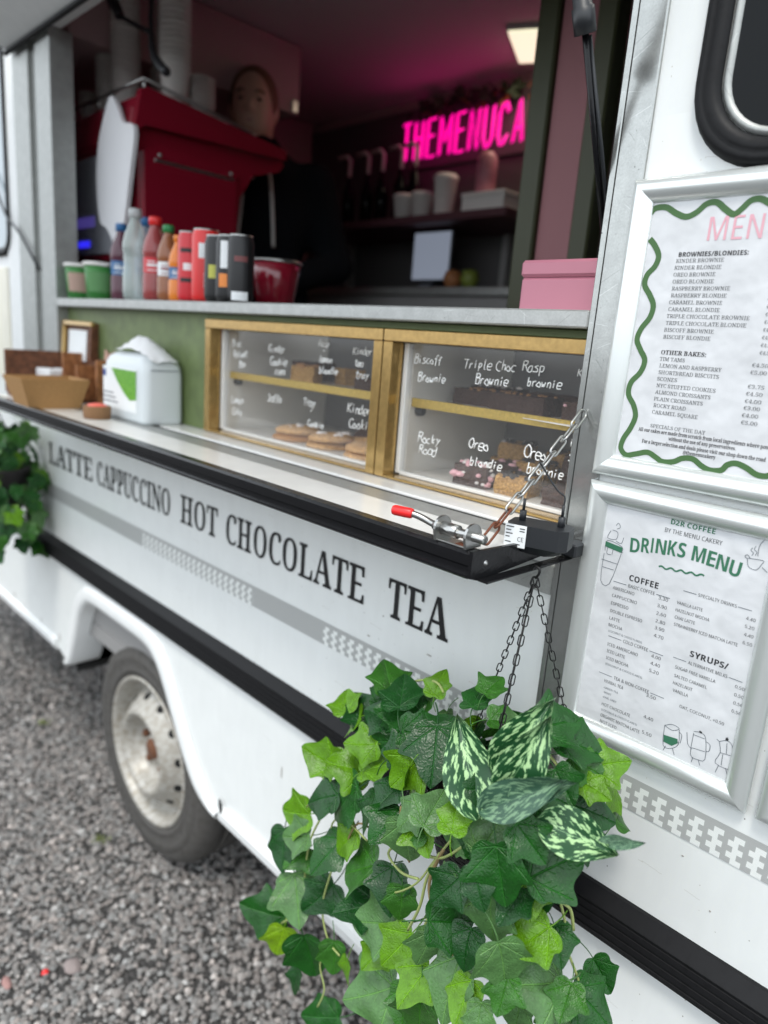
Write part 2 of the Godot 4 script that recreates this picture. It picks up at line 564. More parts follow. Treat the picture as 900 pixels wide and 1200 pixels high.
func mottle_texture(sd: int) -> ImageTexture:
	var n := 320
	var im := Image.create(n, n, false, Image.FORMAT_RGB8)
	var fn := FastNoiseLite.new()
	fn.seed = 60 + sd
	fn.frequency = .016
	fn.fractal_octaves = 5
	fn.domain_warp_enabled = true
	fn.domain_warp_amplitude = 18.0
	var darkc := lin(.010, .060, .018) if sd == 1 else lin(.040, .10, .065)
	var pale := lin(.38, .58, .28) if sd == 1 else lin(.20, .32, .20)
	for y in n:
		for x in n:
			# streaks run from the midrib out towards the edge and tip
			var sx := absf(x - n / 2.0)
			var a := fn.get_noise_2d((sx * .75 + y * .55) * .75 + (400.0 if x > n / 2 else 0.0), (y - sx * .9) * 1.9)
			var bl := fn.get_noise_2d(x * 1.5 + 77.0, y * .9 + 50.0)
			var w := clampf((a * .62 + bl * .62 - .01) * 7.0, 0.0, 1.0)
			if sx < 2.5: w = maxf(w, .55)
			im.set_pixel(x, y, darkc.lerp(pale, w))
	return img_tex(im)

# ---------------- ground ----------------
func ground() -> void:
	var gm := mat("gravel_bed", lin(.12, .114, .11), .9, 0.0, {"albedo_texture": noise_tex(51, .05, grey(.45), grey(1.0), 512), "heightmap_enabled": true, "heightmap_texture": noise_tex(52, .09, grey(0), grey(1), 512), "heightmap_scale": 1.0})
	tri(gm, 2.2)
	var s := nst()
	quad(s, Vector3(-80, 0, -80), Vector3(80, 0, -80), Vector3(80, 0, 80), Vector3(-80, 0, 80))
	var g := part(self, "ground", done(s), gm)
	metas(g, "", "", "", "structure")
	# loose chippings: uncountable
	var tones := [lin(.16, .15, .148), lin(.10, .096, .098), lin(.26, .25, .245), lin(.20, .17, .155)]
	var mms := []
	for v in 3:
		var st := nst()
		var r3 := RandomNumberGenerator.new()
		r3.seed = 90 + v
		var ico := SphereMesh.new()
		ico.radius = 1.0; ico.height = 2.0; ico.radial_segments = 6; ico.rings = 3
		var arr := ico.get_mesh_arrays()
		var vs: PackedVector3Array = arr[Mesh.ARRAY_VERTEX]
		var ix: PackedInt32Array = arr[Mesh.ARRAY_INDEX]
		var jit := {}
		for i in ix:
			var q := vs[i]
			var k := q.snapped(Vector3.ONE * .01)
			if not jit.has(k): jit[k] = Vector3(r3.randf_range(.65, 1.2), r3.randf_range(.55, .9), r3.randf_range(.6, 1.15))
			st.add_vertex(q * jit[k])
		mms.append(done(st))
	var cm := mat("chipping", Color(1, 1, 1), .85, 0.0, {"vertex_color_use_as_albedo": true})
	for v in 3:
		var mm := MultiMesh.new()
		mm.transform_format = MultiMesh.TRANSFORM_3D
		mm.use_colors = true
		mm.mesh = mms[v]
		var list := []
		var want := 25000
		while list.size() < want:
			var x := rng.randf_range(-4.6, -.45)
			var z := rng.randf_range(-1.5, .95)
			# keep to what can be seen around the frame
			if z > 1.2 - (absf(x) - .45) * .12 and rng.randf() < .5: continue
			if x < -2.6 and rng.randf() < .45: continue
			list.append(Vector3(x, 0, z))
		mm.instance_count = want
		for i in want:
			var q: Vector3 = list[i]
			var sc := .0046 + .0056 * pow(rng.randf(), 1.6)
			if rng.randf() < .02: sc *= 1.7
			q.y = sc * rng.randf_range(.15, .6)
			var b := Basis.from_euler(Vector3(rng.randf_range(-.5, .5), rng.randf() * TAU, rng.randf_range(-.5, .5))).scaled(Vector3(sc, sc * .8, sc))
			mm.set_instance_transform(i, Transform3D(b, q))
			var t := rng.randf()
			var base := .20 if t < .6 else (.14 if t < .74 else (.28 if t < .95 else .42))
			base *= rng.randf_range(.82, 1.15)
			var warm := rng.randf_range(-.03, .10)
			mm.set_instance_color(i, Color(base * (1.03 + warm), base, base * (.96 - warm * .4)))
		var o := MultiMeshInstance3D.new()
		o.name = called("gravel")
		o.multimesh = mm
		o.material_override = cm
		add_child(o)
		metas(o, "loose grey stone chippings covering the ground beside the van", "gravel", "", "stuff")
	# a few things one can pick out
	var r4 := RandomNumberGenerator.new()
	r4.seed = 4
	var sp := ony(53, 1140, .006)
	part_top("litter_piece", lathe_mesh([Vector2(0, .007), Vector2(.006, .006), Vector2(.009, 0), Vector2(.005, -.006), Vector2(0, -.006)], 9), M.red_plastic, sp, "small bright red scrap lying on the gravel", "litter")
	part_top("pale_stone", stone_mesh(3), mat("pale_stone", lin(.24, .20, .19), .85), ony(85, 1133, .008), "flat pale brown stone beside the red scrap", "stone", Vector3(.026, .011, .021))
	part_top("pink_stone", stone_mesh(5), mat("pink_stone", lin(.30, .17, .155), .9), ony(8, 1152, .008), "long pinkish stone on the gravel near the red scrap", "stone", Vector3(.022, .006, .010))
	# moss tufts
	for q in [[118, 985], [52, 848]]:
		var at := ony(q[0], q[1], .004)
		var st := nst()
		for k in 70:
			var a := r4.randf() * TAU
			var rr := r4.randf() * .028
			var p0 := Vector3(cos(a) * rr, 0, sin(a) * rr)
			var lean := Vector3(r4.randf_range(-.008, .008), r4.randf_range(.008, .018), r4.randf_range(-.008, .008))
			var w := Vector3(sin(a), 0, cos(a)) * .0016
			tr3(st, p0 - w, p0 + w, p0 + lean)
		var o := part_top("grass_tuft", done(st), mat("weed", lin(.16, .20, .04), .8), at, "small yellow-green weed tuft growing in the gravel", "weed")
		o.set_meta("group", "weed tufts in the gravel")

func stone_mesh(sd: int) -> ArrayMesh:
	var r := RandomNumberGenerator.new()
	r.seed = sd
	var st := nst(true)
	var ico := SphereMesh.new()
	ico.radius = 1.0; ico.height = 2.0; ico.radial_segments = 10; ico.rings = 6
	var arr := ico.get_mesh_arrays()
	var vs: PackedVector3Array = arr[Mesh.ARRAY_VERTEX]
	var jit := {}
	for i in arr[Mesh.ARRAY_INDEX]:
		var q := vs[i]
		var k := q.snapped(Vector3.ONE * .01)
		if not jit.has(k): jit[k] = r.randf_range(.8, 1.12)
		st.add_vertex(q * jit[k])
	return done(st)

func part_top(n: String, mesh: Mesh, m: Material, at: Vector3, label: String, cat: String, sc := Vector3.ONE, group := "") -> MeshInstance3D:
	var o := part(self, called(n), mesh, m, Transform3D(Basis.from_scale(sc), at))
	metas(o, label, cat, group)
	return o

# ---------------- van ----------------
const ARCH := [Vector2(-2.145, .425), Vector2(-2.115, .445), Vector2(-2.07, .54), Vector2(-2.03, .63), Vector2(-1.985, .680), Vector2(-1.93, .700), Vector2(-1.746, .703), Vector2(-1.60, .700), Vector2(-1.54, .676), Vector2(-1.492, .622), Vector2(-1.408, .500), Vector2(-1.345, .425), Vector2(-1.29, .397), Vector2(-1.238, .392)]
var van_node: Node3D

func van() -> void:
	var v := thing("catering_van", "white catering van with an open serving hatch and drink names lettered along its side", "van")
	van_node = v
	var arch := smooth_line(ARCH, 4)
	# the side skin: below the hatch, and the full-height piece right of it
	var low := [Vector2(.8, 1.285), Vector2(.8, .40)]
	var rev := arch.duplicate()
	rev.reverse()
	low.append_array(rev)
	low.append(Vector2(-2.23, .452))
	low.append(Vector2(-3.7, .452))
	low.append(Vector2(-3.7, 1.285))
	part(v, "side_panel", prism_z(low, -.03, 0.0), M.white_paint)
	part(v, "side_panel", blk(Vector3(-.41, 1.2852, -.03), Vector3(.8, 2.62, 0.0), .001), M.white_paint)
	part(v, "side_panel", blk(Vector3(-2.43, 2.252, -.03), Vector3(-.412, 2.62, 0.0), .001), M.white_paint)
	# sill trim below the skin, right of the arch
	part(v, "skirt_trim", prism_x([Vector2(.001, .432), Vector2(.010, .428), Vector2(.014, .418), Vector2(.012, .398), Vector2(.002, .388), Vector2(-.03, .386), Vector2(-.03, .392), Vector2(.001, .398)], -1.225, .8), M.white_trim)
	part(v, "skirt_trim", prism_x([Vector2(.001, .482), Vector2(.007, .478), Vector2(.010, .468), Vector2(.008, .450), Vector2(.002, .442), Vector2(-.03, .440), Vector2(-.03, .446), Vector2(.001, .450)], -3.7, -2.235), M.white_trim)
	# arch flare: a rounded lip that follows the cut, and its return into the wheel well
	var fl := nst(true)
	var n := arch.size()
	var prof := [Vector2(.052, .001), Vector2(.046, .009), Vector2(.034, .013), Vector2(.015, .015), Vector2(.003, .012), Vector2(-.004, .002), Vector2(-.005, -.09)]
	for i in n - 1:
		var rows := []
		for j in [i, i + 1]:
			var a: Vector2 = arch[maxi(j - 1, 0)]
			var b: Vector2 = arch[mini(j + 1, n - 1)]
			var t := (b - a).normalized()
			var o := Vector2(-t.y, t.x)
			var taper := clampf(minf(j, n - 1 - j) / 6.0, .35, 1.0)
			var row := []
			for q in prof:
				var w: float = q.x * (taper if q.x > 0 else 1.0)
				row.append(Vector3(arch[j].x + o.x * w, arch[j].y + o.y * w, q.y))
			rows.append(row)
		for k in prof.size() - 1:
			quad(fl, rows[0][k], rows[1][k], rows[1][k + 1], rows[0][k + 1])
	part(v, "wheel_arch", done(fl), M.white_trim)
	# rust at the torn end of the lip
	var chip := part(v, "rust_spot", stone_mesh(8), M.dark_void, Transform3D(Basis.from_scale(Vector3(.005, .018, .004)), onz(258, 945, .012)))
	chip.rotation.z = .25
	# wheel well and underside
	part(v, "wheel_well", well_mesh(), M.underseal)
	part(v, "underbody", blk(Vector3(-1.2, .36, -1.6), Vector3(.8, .55, -.032), .001), M.underseal)
	part(v, "underbody", blk(Vector3(-3.7, .40, -1.6), Vector3(-2.16, .55, -.032), .001), M.underseal)
	# rub strip: ridged black moulding
	var strip := []
	var y0 := .766
	var y1 := .834
	strip.append(Vector2(-.002, y1))
	strip.append(Vector2(.006, y1))
	strip.append(Vector2(.019, y1 - .018))
	for k in 4:
		var yy := y1 - .020 - k * .0115
		strip.append(Vector2(.019, yy))
		strip.append(Vector2(.0165, yy - .001))
		strip.append(Vector2(.0165, yy - .003))
		strip.append(Vector2(.0185, yy - .004))
	strip.append(Vector2(.016, y0 + .001))
	strip.append(Vector2(.010, y0))
	strip.append(Vector2(-.002, y0))
	part(v, "rub_strip", prism_x(strip, -3.7, .8), M.black_rubber)
	# reflective tape, in lengths with and without the stepped print
	for seg in [[-2.30, -1.62, 0], [-1.62, -1.13, 1], [-1.13, -.905, 0], [-.905, .8, 1]]:
		var s := nst()
		var ta := .957
		var tb := 1.001
		var x0: float = seg[0]
		var x1: float = seg[1]
		var uv := func(x: float, y: float) -> void:
			s.set_uv(Vector2(x / .0225, (tb - y) / (tb - ta)))
			s.add_vertex(Vector3(x, y, .0012))
		uv.call(x0, ta); uv.call(x0, tb); uv.call(x1, tb)
		uv.call(x0, ta); uv.call(x1, tb); uv.call(x1, ta)
		part(v, "reflective_tape", done(s), M["tape_%d" % seg[2]])
	# lettering
	var ser := font("Droid Serif", true)
	for w in [["LATTE", -2.251, -1.925], ["CAPPUCCINO", -1.892, -1.482], ["HOT", -1.431, -1.272], ["CHOCOLATE", -1.238, -.806], ["TEA", -.749, -.616]]:
		var o := write(v, "lettering", w[0], Vector3(w[1], 1.066, .0012), .0665, M.black_print, ser, w[2] - w[1])
		o.set_meta("label", "tall black serif letters reading " + w[0])
	# hatch surround
	part(v, "hatch_pillar", blk(Vector3(-.4425, .84, -.06), Vector3(-.4085, 2.62, .005), .0015), M.aluminium)
	part(v, "hatch_pillar", blk(Vector3(-.4505, .84, -.058), Vector3(-.4432, 2.62, .0055), .0012), M.aluminium)
	part(v, "hatch_rail", blk(Vector3(-2.44, 1.196, -.02), Vector3(-.4512, 1.236, .004), .001), M.dull_aluminium)
	part(v, "hatch_post", blk(Vector3(-2.43, 1.297, -.06), Vector3(-2.305, 2.60, .004), .0015), M.dull_aluminium)
	part(v, "hatch_post", blk(Vector3(-2.245, 1.297, -.06), Vector3(-2.142, 2.25, .004), .0015), M.dull_aluminium)
	part(v, "hatch_groove", blk(Vector3(-2.304, 1.30, -.06), Vector3(-2.246, 2.25, -.008), .0005), M.dull_aluminium)
	part(v, "hatch_post", blk(Vector3(-2.47, .84, -.02), Vector3(-2.43, 1.245, .003), .001), M.dull_aluminium)
	# lifted hatch flap overhead
	var flap := holder(v, "hatch_flap", Vector3(-1.42, 2.240, .012))
	flap.rotation_degrees.x = -27.0
	part(flap, "flap_skin", blk(Vector3(-1.01, .0, .0), Vector3(1.01, .03, .82), .003), M.white_trim)
	part(flap, "flap_edge", blk(Vector3(-1.01, -.014, .0), Vector3(1.01, -.001, .012), .001), M.black_rubber)
	part(flap, "flap_edge", blk(Vector3(-1.008, -.02, .79), Vector3(1.008, -.001, .815), .001), M.dull_aluminium)
	# gas strut
	var a := onx(709, 292, -.462)
	var b := onx(686, 40, -.462)
	var d := (b - a).normalized()
	var st := holder(v, "gas_strut")
	part(st, "strut_rod", tube_mesh([a - d * .02, b + d * .01], .0036, 12), M.black_metal)
	part(st, "strut_body", tube_mesh([b - d * .0, b + d * .0005, b + d * .024, b + d * .0245, b + d * .35], [.0105, .0118, .0118, .0100, .0100], 16), M.black_plastic)
	part(st, "strut_cable", tube_mesh([a + Vector3(.010, -.01, 0), a.lerp(b, .5) + Vector3(.007, 0, .0), b + Vector3(.003, 0, -.004)], .0022, 6), M.black_plastic)
	# right-hand window with its deep rubber seal
	var win := holder(v, "side_window")
	var so := rrect(-.366, 1.700, .30, 2.35, .085, 9)
	var si := rrect(-.338, 1.728, .272, 2.322, .062, 9)
	ring_loft(win, "rubber_seal", so, si, [Vector2(0, .0005), Vector2(.12, .010), Vector2(.38, .0135), Vector2(.46, .0105), Vector2(.54, .0135), Vector2(.88, .010), Vector2(1, .004)], M.black_rubber)
	ring_loft(win, "inner_bead", rrect(-.3375, 1.7285, .2715, 2.3215, .0615, 9), rrect(-.329, 1.737, .263, 2.313, .054, 9), [Vector2(0, .003), Vector2(.3, .0065), Vector2(.7, .0065), Vector2(1, .003)], M.dull_aluminium)
	var ps := nst()
	prism(ps, PackedVector2Array(rrect(-.3295, 1.7365, .2635, 2.3135, .0545, 9)), .0006, .003, fz)
	part(win, "pane", done(ps), M.dark_glass)
	# cab behind the hatch
	var cab := holder(v, "cab")
	part(cab, "cab_side", blk(Vector3(-3.7, 1.287, -.05), Vector3(-2.432, 2.5, -.012), .004), M.white_trim)
	part(cab, "door_trim", blk(Vector3(-2.56, 1.3, -.0118), Vector3(-2.436, 2.45, -.003), .003), M.white_trim)
	part(cab, "door_panel", blk(Vector3(-3.6, 1.30, -.0118), Vector3(-2.58, 1.655, -.004), .006), M.cream_paint)
	var dw := holder(cab, "cab_window")
	ring_loft(dw, "rubber_seal", rrect(-3.5, 1.69, -2.52, 2.38, .07), rrect(-3.475, 1.715, -2.545, 2.355, .05), [Vector2(0, -.004), Vector2(.2, .004), Vector2(.8, .004), Vector2(1, -.003)], M.black_rubber)
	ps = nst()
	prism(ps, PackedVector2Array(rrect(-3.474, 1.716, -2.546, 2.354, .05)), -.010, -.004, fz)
	part(dw, "pane", done(ps), M.sky_reflection_glass)
	part(cab, "cable", tube_mesh(smooth_line([onz(-12, 200, .008), onz(6, 250, .012), onz(22, 272, .012), onz(40, 305, .01), onz(46, 316, -.004)], 5), .004, 7), M.black_plastic)
	# scuffs and rust spots along the skirt and door
	for q in [[17, 697, .006, .010], [28, 709, .005, .004], [48, 727, .004, .010], [70, 747, .005, .017], [640, 1045, .002, .002], [432, 745, .004, .0012], [449, 722, .0016, .0013], [503, 768, .006, .0012], [800, 1003, .0015, .001], [832, 1068, .0013, .0012], [330, 905, .002, .014]]:
		var sp := onz(q[0], q[1], .0006)
		part(v, "scuff", stone_mesh(20 + int(q[0])), M.scuff, Transform3D(Basis(Vector3.BACK, .5).scaled(Vector3(q[2], q[3], .0005)), sp))
	# wheel
	wheel(v)
	# closed body: roof, ends, far side
	part(v, "roof", blk(Vector3(-3.7, 2.62, -1.75), Vector3(.8, 2.66, .0), .01), M.white_trim)
	part(v, "far_side", blk(Vector3(-3.7, .42, -1.75), Vector3(.8, 2.62, -1.66), .002), M.white_trim)
	part(v, "end_wall", blk(Vector3(.74, .55, -1.655), Vector3(.80, 2.615, -.032), .002), M.white_trim)
	part(v, "end_wall", blk(Vector3(-3.7, .55, -1.655), Vector3(-3.64, 2.615, -.055), .002), M.white_trim)

func well_mesh() -> ArrayMesh:
	var s := nst()
	for q in [[Vector3(-2.15, .0, 0), Vector3(-2.14, .74, 0)]]:
		pass
	# five inside faces of a box open below and to the side
	var x0 := -2.16
	var x1 := -1.2
	var yt := .735
	var zb := -.42
	quad(s, Vector3(x0, .38, zb), Vector3(x1, .38, zb), Vector3(x1, yt, zb), Vector3(x0, yt, zb))
	quad(s, Vector3(x0, yt, -.031), Vector3(x1, yt, -.031), Vector3(x1, yt, zb), Vector3(x0, yt, zb))
	quad(s, Vector3(x0, .38, -.031), Vector3(x0, yt, -.031), Vector3(x0, yt, zb), Vector3(x0, .38, zb))
	quad(s, Vector3(x1, .38, -.031), Vector3(x1, yt, -.031), Vector3(x1, yt, zb), Vector3(x1, .38, zb))
	return done(s)

func ring_loft(p: Node, n: String, outer: Array, inner: Array, prof: Array, m: Material) -> MeshInstance3D:
	var s := nst(true)
	var c := outer.size()
	for i in c:
		var j := (i + 1) % c
		for k in prof.size() - 1:
			var a: Vector2 = prof[k]
			var b: Vector2 = prof[k + 1]
			var q := []
			for e in [[i, a], [j, a], [j, b], [i, b]]:
				var w: Vector2 = outer[e[0]].lerp(inner[e[0]], e[1].x)
				q.append(Vector3(w.x, w.y, e[1].y))
			quad(s, q[0], q[1], q[2], q[3])
	return part(p, n, done(s), m)

func wheel(v: Node) -> void:
	var w := holder(v, "wheel", Vector3(-1.68, .328, -.04))
	# axle along z: lathe axis turned from y to z
	var b := Basis(Vector3.RIGHT, PI / 2)
	var ty := [Vector2(.205, -.005), Vector2(.216, .004), Vector2(.226, .004), Vector2(.229, .008), Vector2(.236, .0085), Vector2(.239, .006), Vector2(.262, .011), Vector2(.278, .012), Vector2(.281, .0085), Vector2(.290, .0075), Vector2(.303, .003), Vector2(.316, -.008), Vector2(.324, -.020), Vector2(.328, -.034)]
	for k in 5:
		var yy := -.040 - k * .028
		ty.append_array([Vector2(.3285, yy), Vector2(.3285, yy - .02), Vector2(.322, yy - .021), Vector2(.322, yy - .026)])
	ty.append_array([Vector2(.326, -.185), Vector2(.31, -.20), Vector2(.21, -.20)])
	part(w, "tyre", lathe_mesh(ty, 72, true, Vector3.ZERO, b), M.tyre)
	var rim := part(w, "rim", lathe_mesh([Vector2(.216, -.004), Vector2(.217, .006), Vector2(.211, .009), Vector2(.204, .004), Vector2(.198, -.018), Vector2(.193, -.046), Vector2(.186, -.052), Vector2(.178, -.042), Vector2(.152, -.012), Vector2(.132, .010), Vector2(.124, .019), Vector2(.116, .023), Vector2(.107, .020), Vector2(.100, .004), Vector2(.095, -.020), Vector2(.086, -.030), Vector2(.040, -.032), Vector2(.038, -.018), Vector2(.030, -.014), Vector2(0, -.014)], 64, true, Vector3.ZERO, b), M.rim_paint)
	for k in 12:
		var a := TAU * (k + .4) / 12
		var c := Vector3(cos(a), sin(a), 0)
		# slots sit just proud of the sloping disc
		var o := part(rim, "vent_hole", lathe_mesh([Vector2(0, .001), Vector2(.012, .001), Vector2(.0125, -.006), Vector2(0, -.006)], 14, false), M.dark_void)
		var nrm := (Vector3(0, 0, 1) * .66 + c * .75).normalized()
		var tang := Vector3(0, 0, 1).cross(c)
		o.transform = Transform3D(Basis(tang, nrm, tang.cross(nrm)), c * .155 + Vector3(0, 0, -.0150))
	for k in 5:
		var a := TAU * k / 5 + .3
		part(w, "wheel_nut", lathe_mesh([Vector2(0, .016), Vector2(.008, .016), Vector2(.011, .012), Vector2(.011, -.002)], 6, false, Vector3(cos(a) * .062, sin(a) * .062, -.032), b), M.rust)
	part(w, "hub_cap", lathe_mesh([Vector2(0, .006), Vector2(.026, .004), Vector2(.034, -.006)], 24, true, Vector3(0, 0, -.012), b), M.rust)

# ---------------- cake display ----------------
const GLYPH := {
	"B": ["12 19", "19 49 58 47 16", "16 56 54 42 12"], "i": ["32 36", "38 37"], "s": ["56 36 25 44 53 42 12"], "c": ["56 36 14 13 32 52"], "o": ["36 14 13 32 52 54 36"],
	"f": ["58 59 38 34 31", "16 46"], "r": ["22 26", "25 46 56"], "w": ["16 22 34 42 56"], "n": ["22 26", "25 46 55 52"], "e": ["14 54 56 26 14 22 52"], "T": ["09 69", "39 32"],
	"p": ["20 26", "26 56 54 43 23"], "l": ["39 33 42"], "C": ["68 39 17 14 32 62"], "h": ["29 22", "25 46 55 52"], "R": ["12 19", "19 49 58 46 16", "36 62"],
	"a": ["56 26 13 32 53", "56 52"], "b": ["29 22", "25 46 55 53 42 22"], "k": ["29 22", "56 24", "34 52"], "y": ["26 34", "56 20"], "d": ["56 26 13 32 53", "59 52"],
	"O": ["39 17 14 32 52 64 67 49 39"], "K": ["19 12", "69 15", "25 62"], "u": ["26 23 42 53", "56 52"], "t": ["39 33 52", "17 57"], "+": ["25 55", "37 33"], "V": ["19 32 59"], "L": ["19 12 52"],
	"v": ["16 32 56"], "m": ["12 16", "15 26 32", "35 46 55 52"], "J": ["29 59", "49 43 22 13"], "S": ["68 39 17 36 54 42 12"], "x": ["16 52", "56 12"],
}
# marker handwriting as thin raised strokes; one mesh for each word
func scrawl(p: Node, txt: String, at: Vector3, h: float, m: Material, rise := 0.0, wide := .62, thick := .0011) -> void:
	var s := nst(true)
	var r := RandomNumberGenerator.new()
	r.seed = hash(txt) % 9973 + int(absf(at.x) * 1000)
	var x := 0.0
	var u := h / 7.0
	for ch in txt:
		if ch == " ":
			x += u * 4.0
			continue
		if not GLYPH.has(ch):
			x += u * 3.5
			continue
		var wob := r.randf_range(-.4, .4)
		var big := r.randf_range(.9, 1.12)
		for stroke in GLYPH[ch]:
			var pts := []
			for tok in stroke.split(" "):
				var gx := float(tok.substr(0, 1)) + r.randf_range(-.3, .3)
				var gy := float(tok.substr(1, 1)) - 2.0 + r.randf_range(-.25, .25) + wob
				pts.append(at + Vector3(x + (gx * wide * 1.35 + gy * .12) * u * big, gy * u * big + x * rise, 0))
			pts = smooth_line(pts, 4) if pts.size() > 2 else pts
			tube(s, pts, thick, 5)
		x += u * 5.3 * wide * 1.35
	part(p, "handwriting", done(s), m)

func cake(n: String, label: String, at: Vector3, size: Vector3, m: Material, turn: float, cat := "cake", group := "") -> Node3D:
	var o := thing(n, label, cat, at, group)
	o.rotation.y = turn
	# a slab with uneven faces
	var s := nst()
	var r := RandomNumberGenerator.new()
	r.seed = int(absf(at.x) * 9999) + int(size.x * 5000)
	var nx := 6
	var ny := 3
	var P := func(i: int, j: int, k: int) -> Vector3:
		r.seed = i * 73 + j * 991 + k * 7919 + int(absf(at.x) * 999)
		var q := Vector3((float(i) / nx - .5) * size.x, float(j) / ny * size.y, (float(k) / nx - .5) * size.z)
		if j == 0: return q
		return q + Vector3(r.randf_range(-1, 1), r.randf_range(-1.0, .6) * .7, r.randf_range(-1, 1)) * .0022
	for i in nx:
		for k in nx:
			quad(s, P.call(i, ny, k), P.call(i + 1, ny, k), P.call(i + 1, ny, k + 1), P.call(i, ny, k + 1))
		for j in ny:
			quad(s, P.call(i, j, nx), P.call(i, j + 1, nx), P.call(i + 1, j + 1, nx), P.call(i + 1, j, nx))
			quad(s, P.call(i, j, 0), P.call(i + 1, j, 0), P.call(i + 1, j + 1, 0), P.call(i, j + 1, 0))
			quad(s, P.call(nx, j, i), P.call(nx, j + 1, i), P.call(nx, j + 1, i + 1), P.call(nx, j, i + 1))
			quad(s, P.call(0, j, i), P.call(0, j, i + 1), P.call(0, j + 1, i + 1), P.call(0, j + 1, i))
	part(o, "slab", done(s), m)
	return o
func bits(o: Node3D, n: String, size: Vector3, count: int, rad: float, m: Material, sides := false) -> void:
	var r := RandomNumberGenerator.new()
	r.seed = count * 31 + int(rad * 1e5)
	var me := stone_mesh(11)
	for k in count:
		var q := Vector3(r.randf_range(-.46, .46) * size.x, size.y, r.randf_range(-.46, .46) * size.z)
		if sides and k % 2 == 0:
			q.y = r.randf_range(.2, .9) * size.y
			if k % 4 == 0: q.z = size.z * .5
			else: q.x = size.x * .5
		var sc := rad * r.randf_range(.6, 1.25)
		part(o, n, me, m, Transform3D(Basis.from_euler(Vector3(r.randf() * 6, r.randf() * 6, 0)).scaled(Vector3(sc, sc * .7, sc)), q))
func biscuit(n: String, label: String, at: Vector3, rad: float, tilt: Vector3, m: Material, group: String) -> Node3D:
	var o := thing(n, label, "cookie", at, group)
	o.rotation = tilt
	part(o, "cookie_body", lathe_mesh([Vector2(0, .014), Vector2(rad * .5, .0135), Vector2(rad * .8, .011), Vector2(rad * .96, .007), Vector2(rad, .003), Vector2(rad * .97, 0), Vector2(0, 0)], 26), m)
	return o

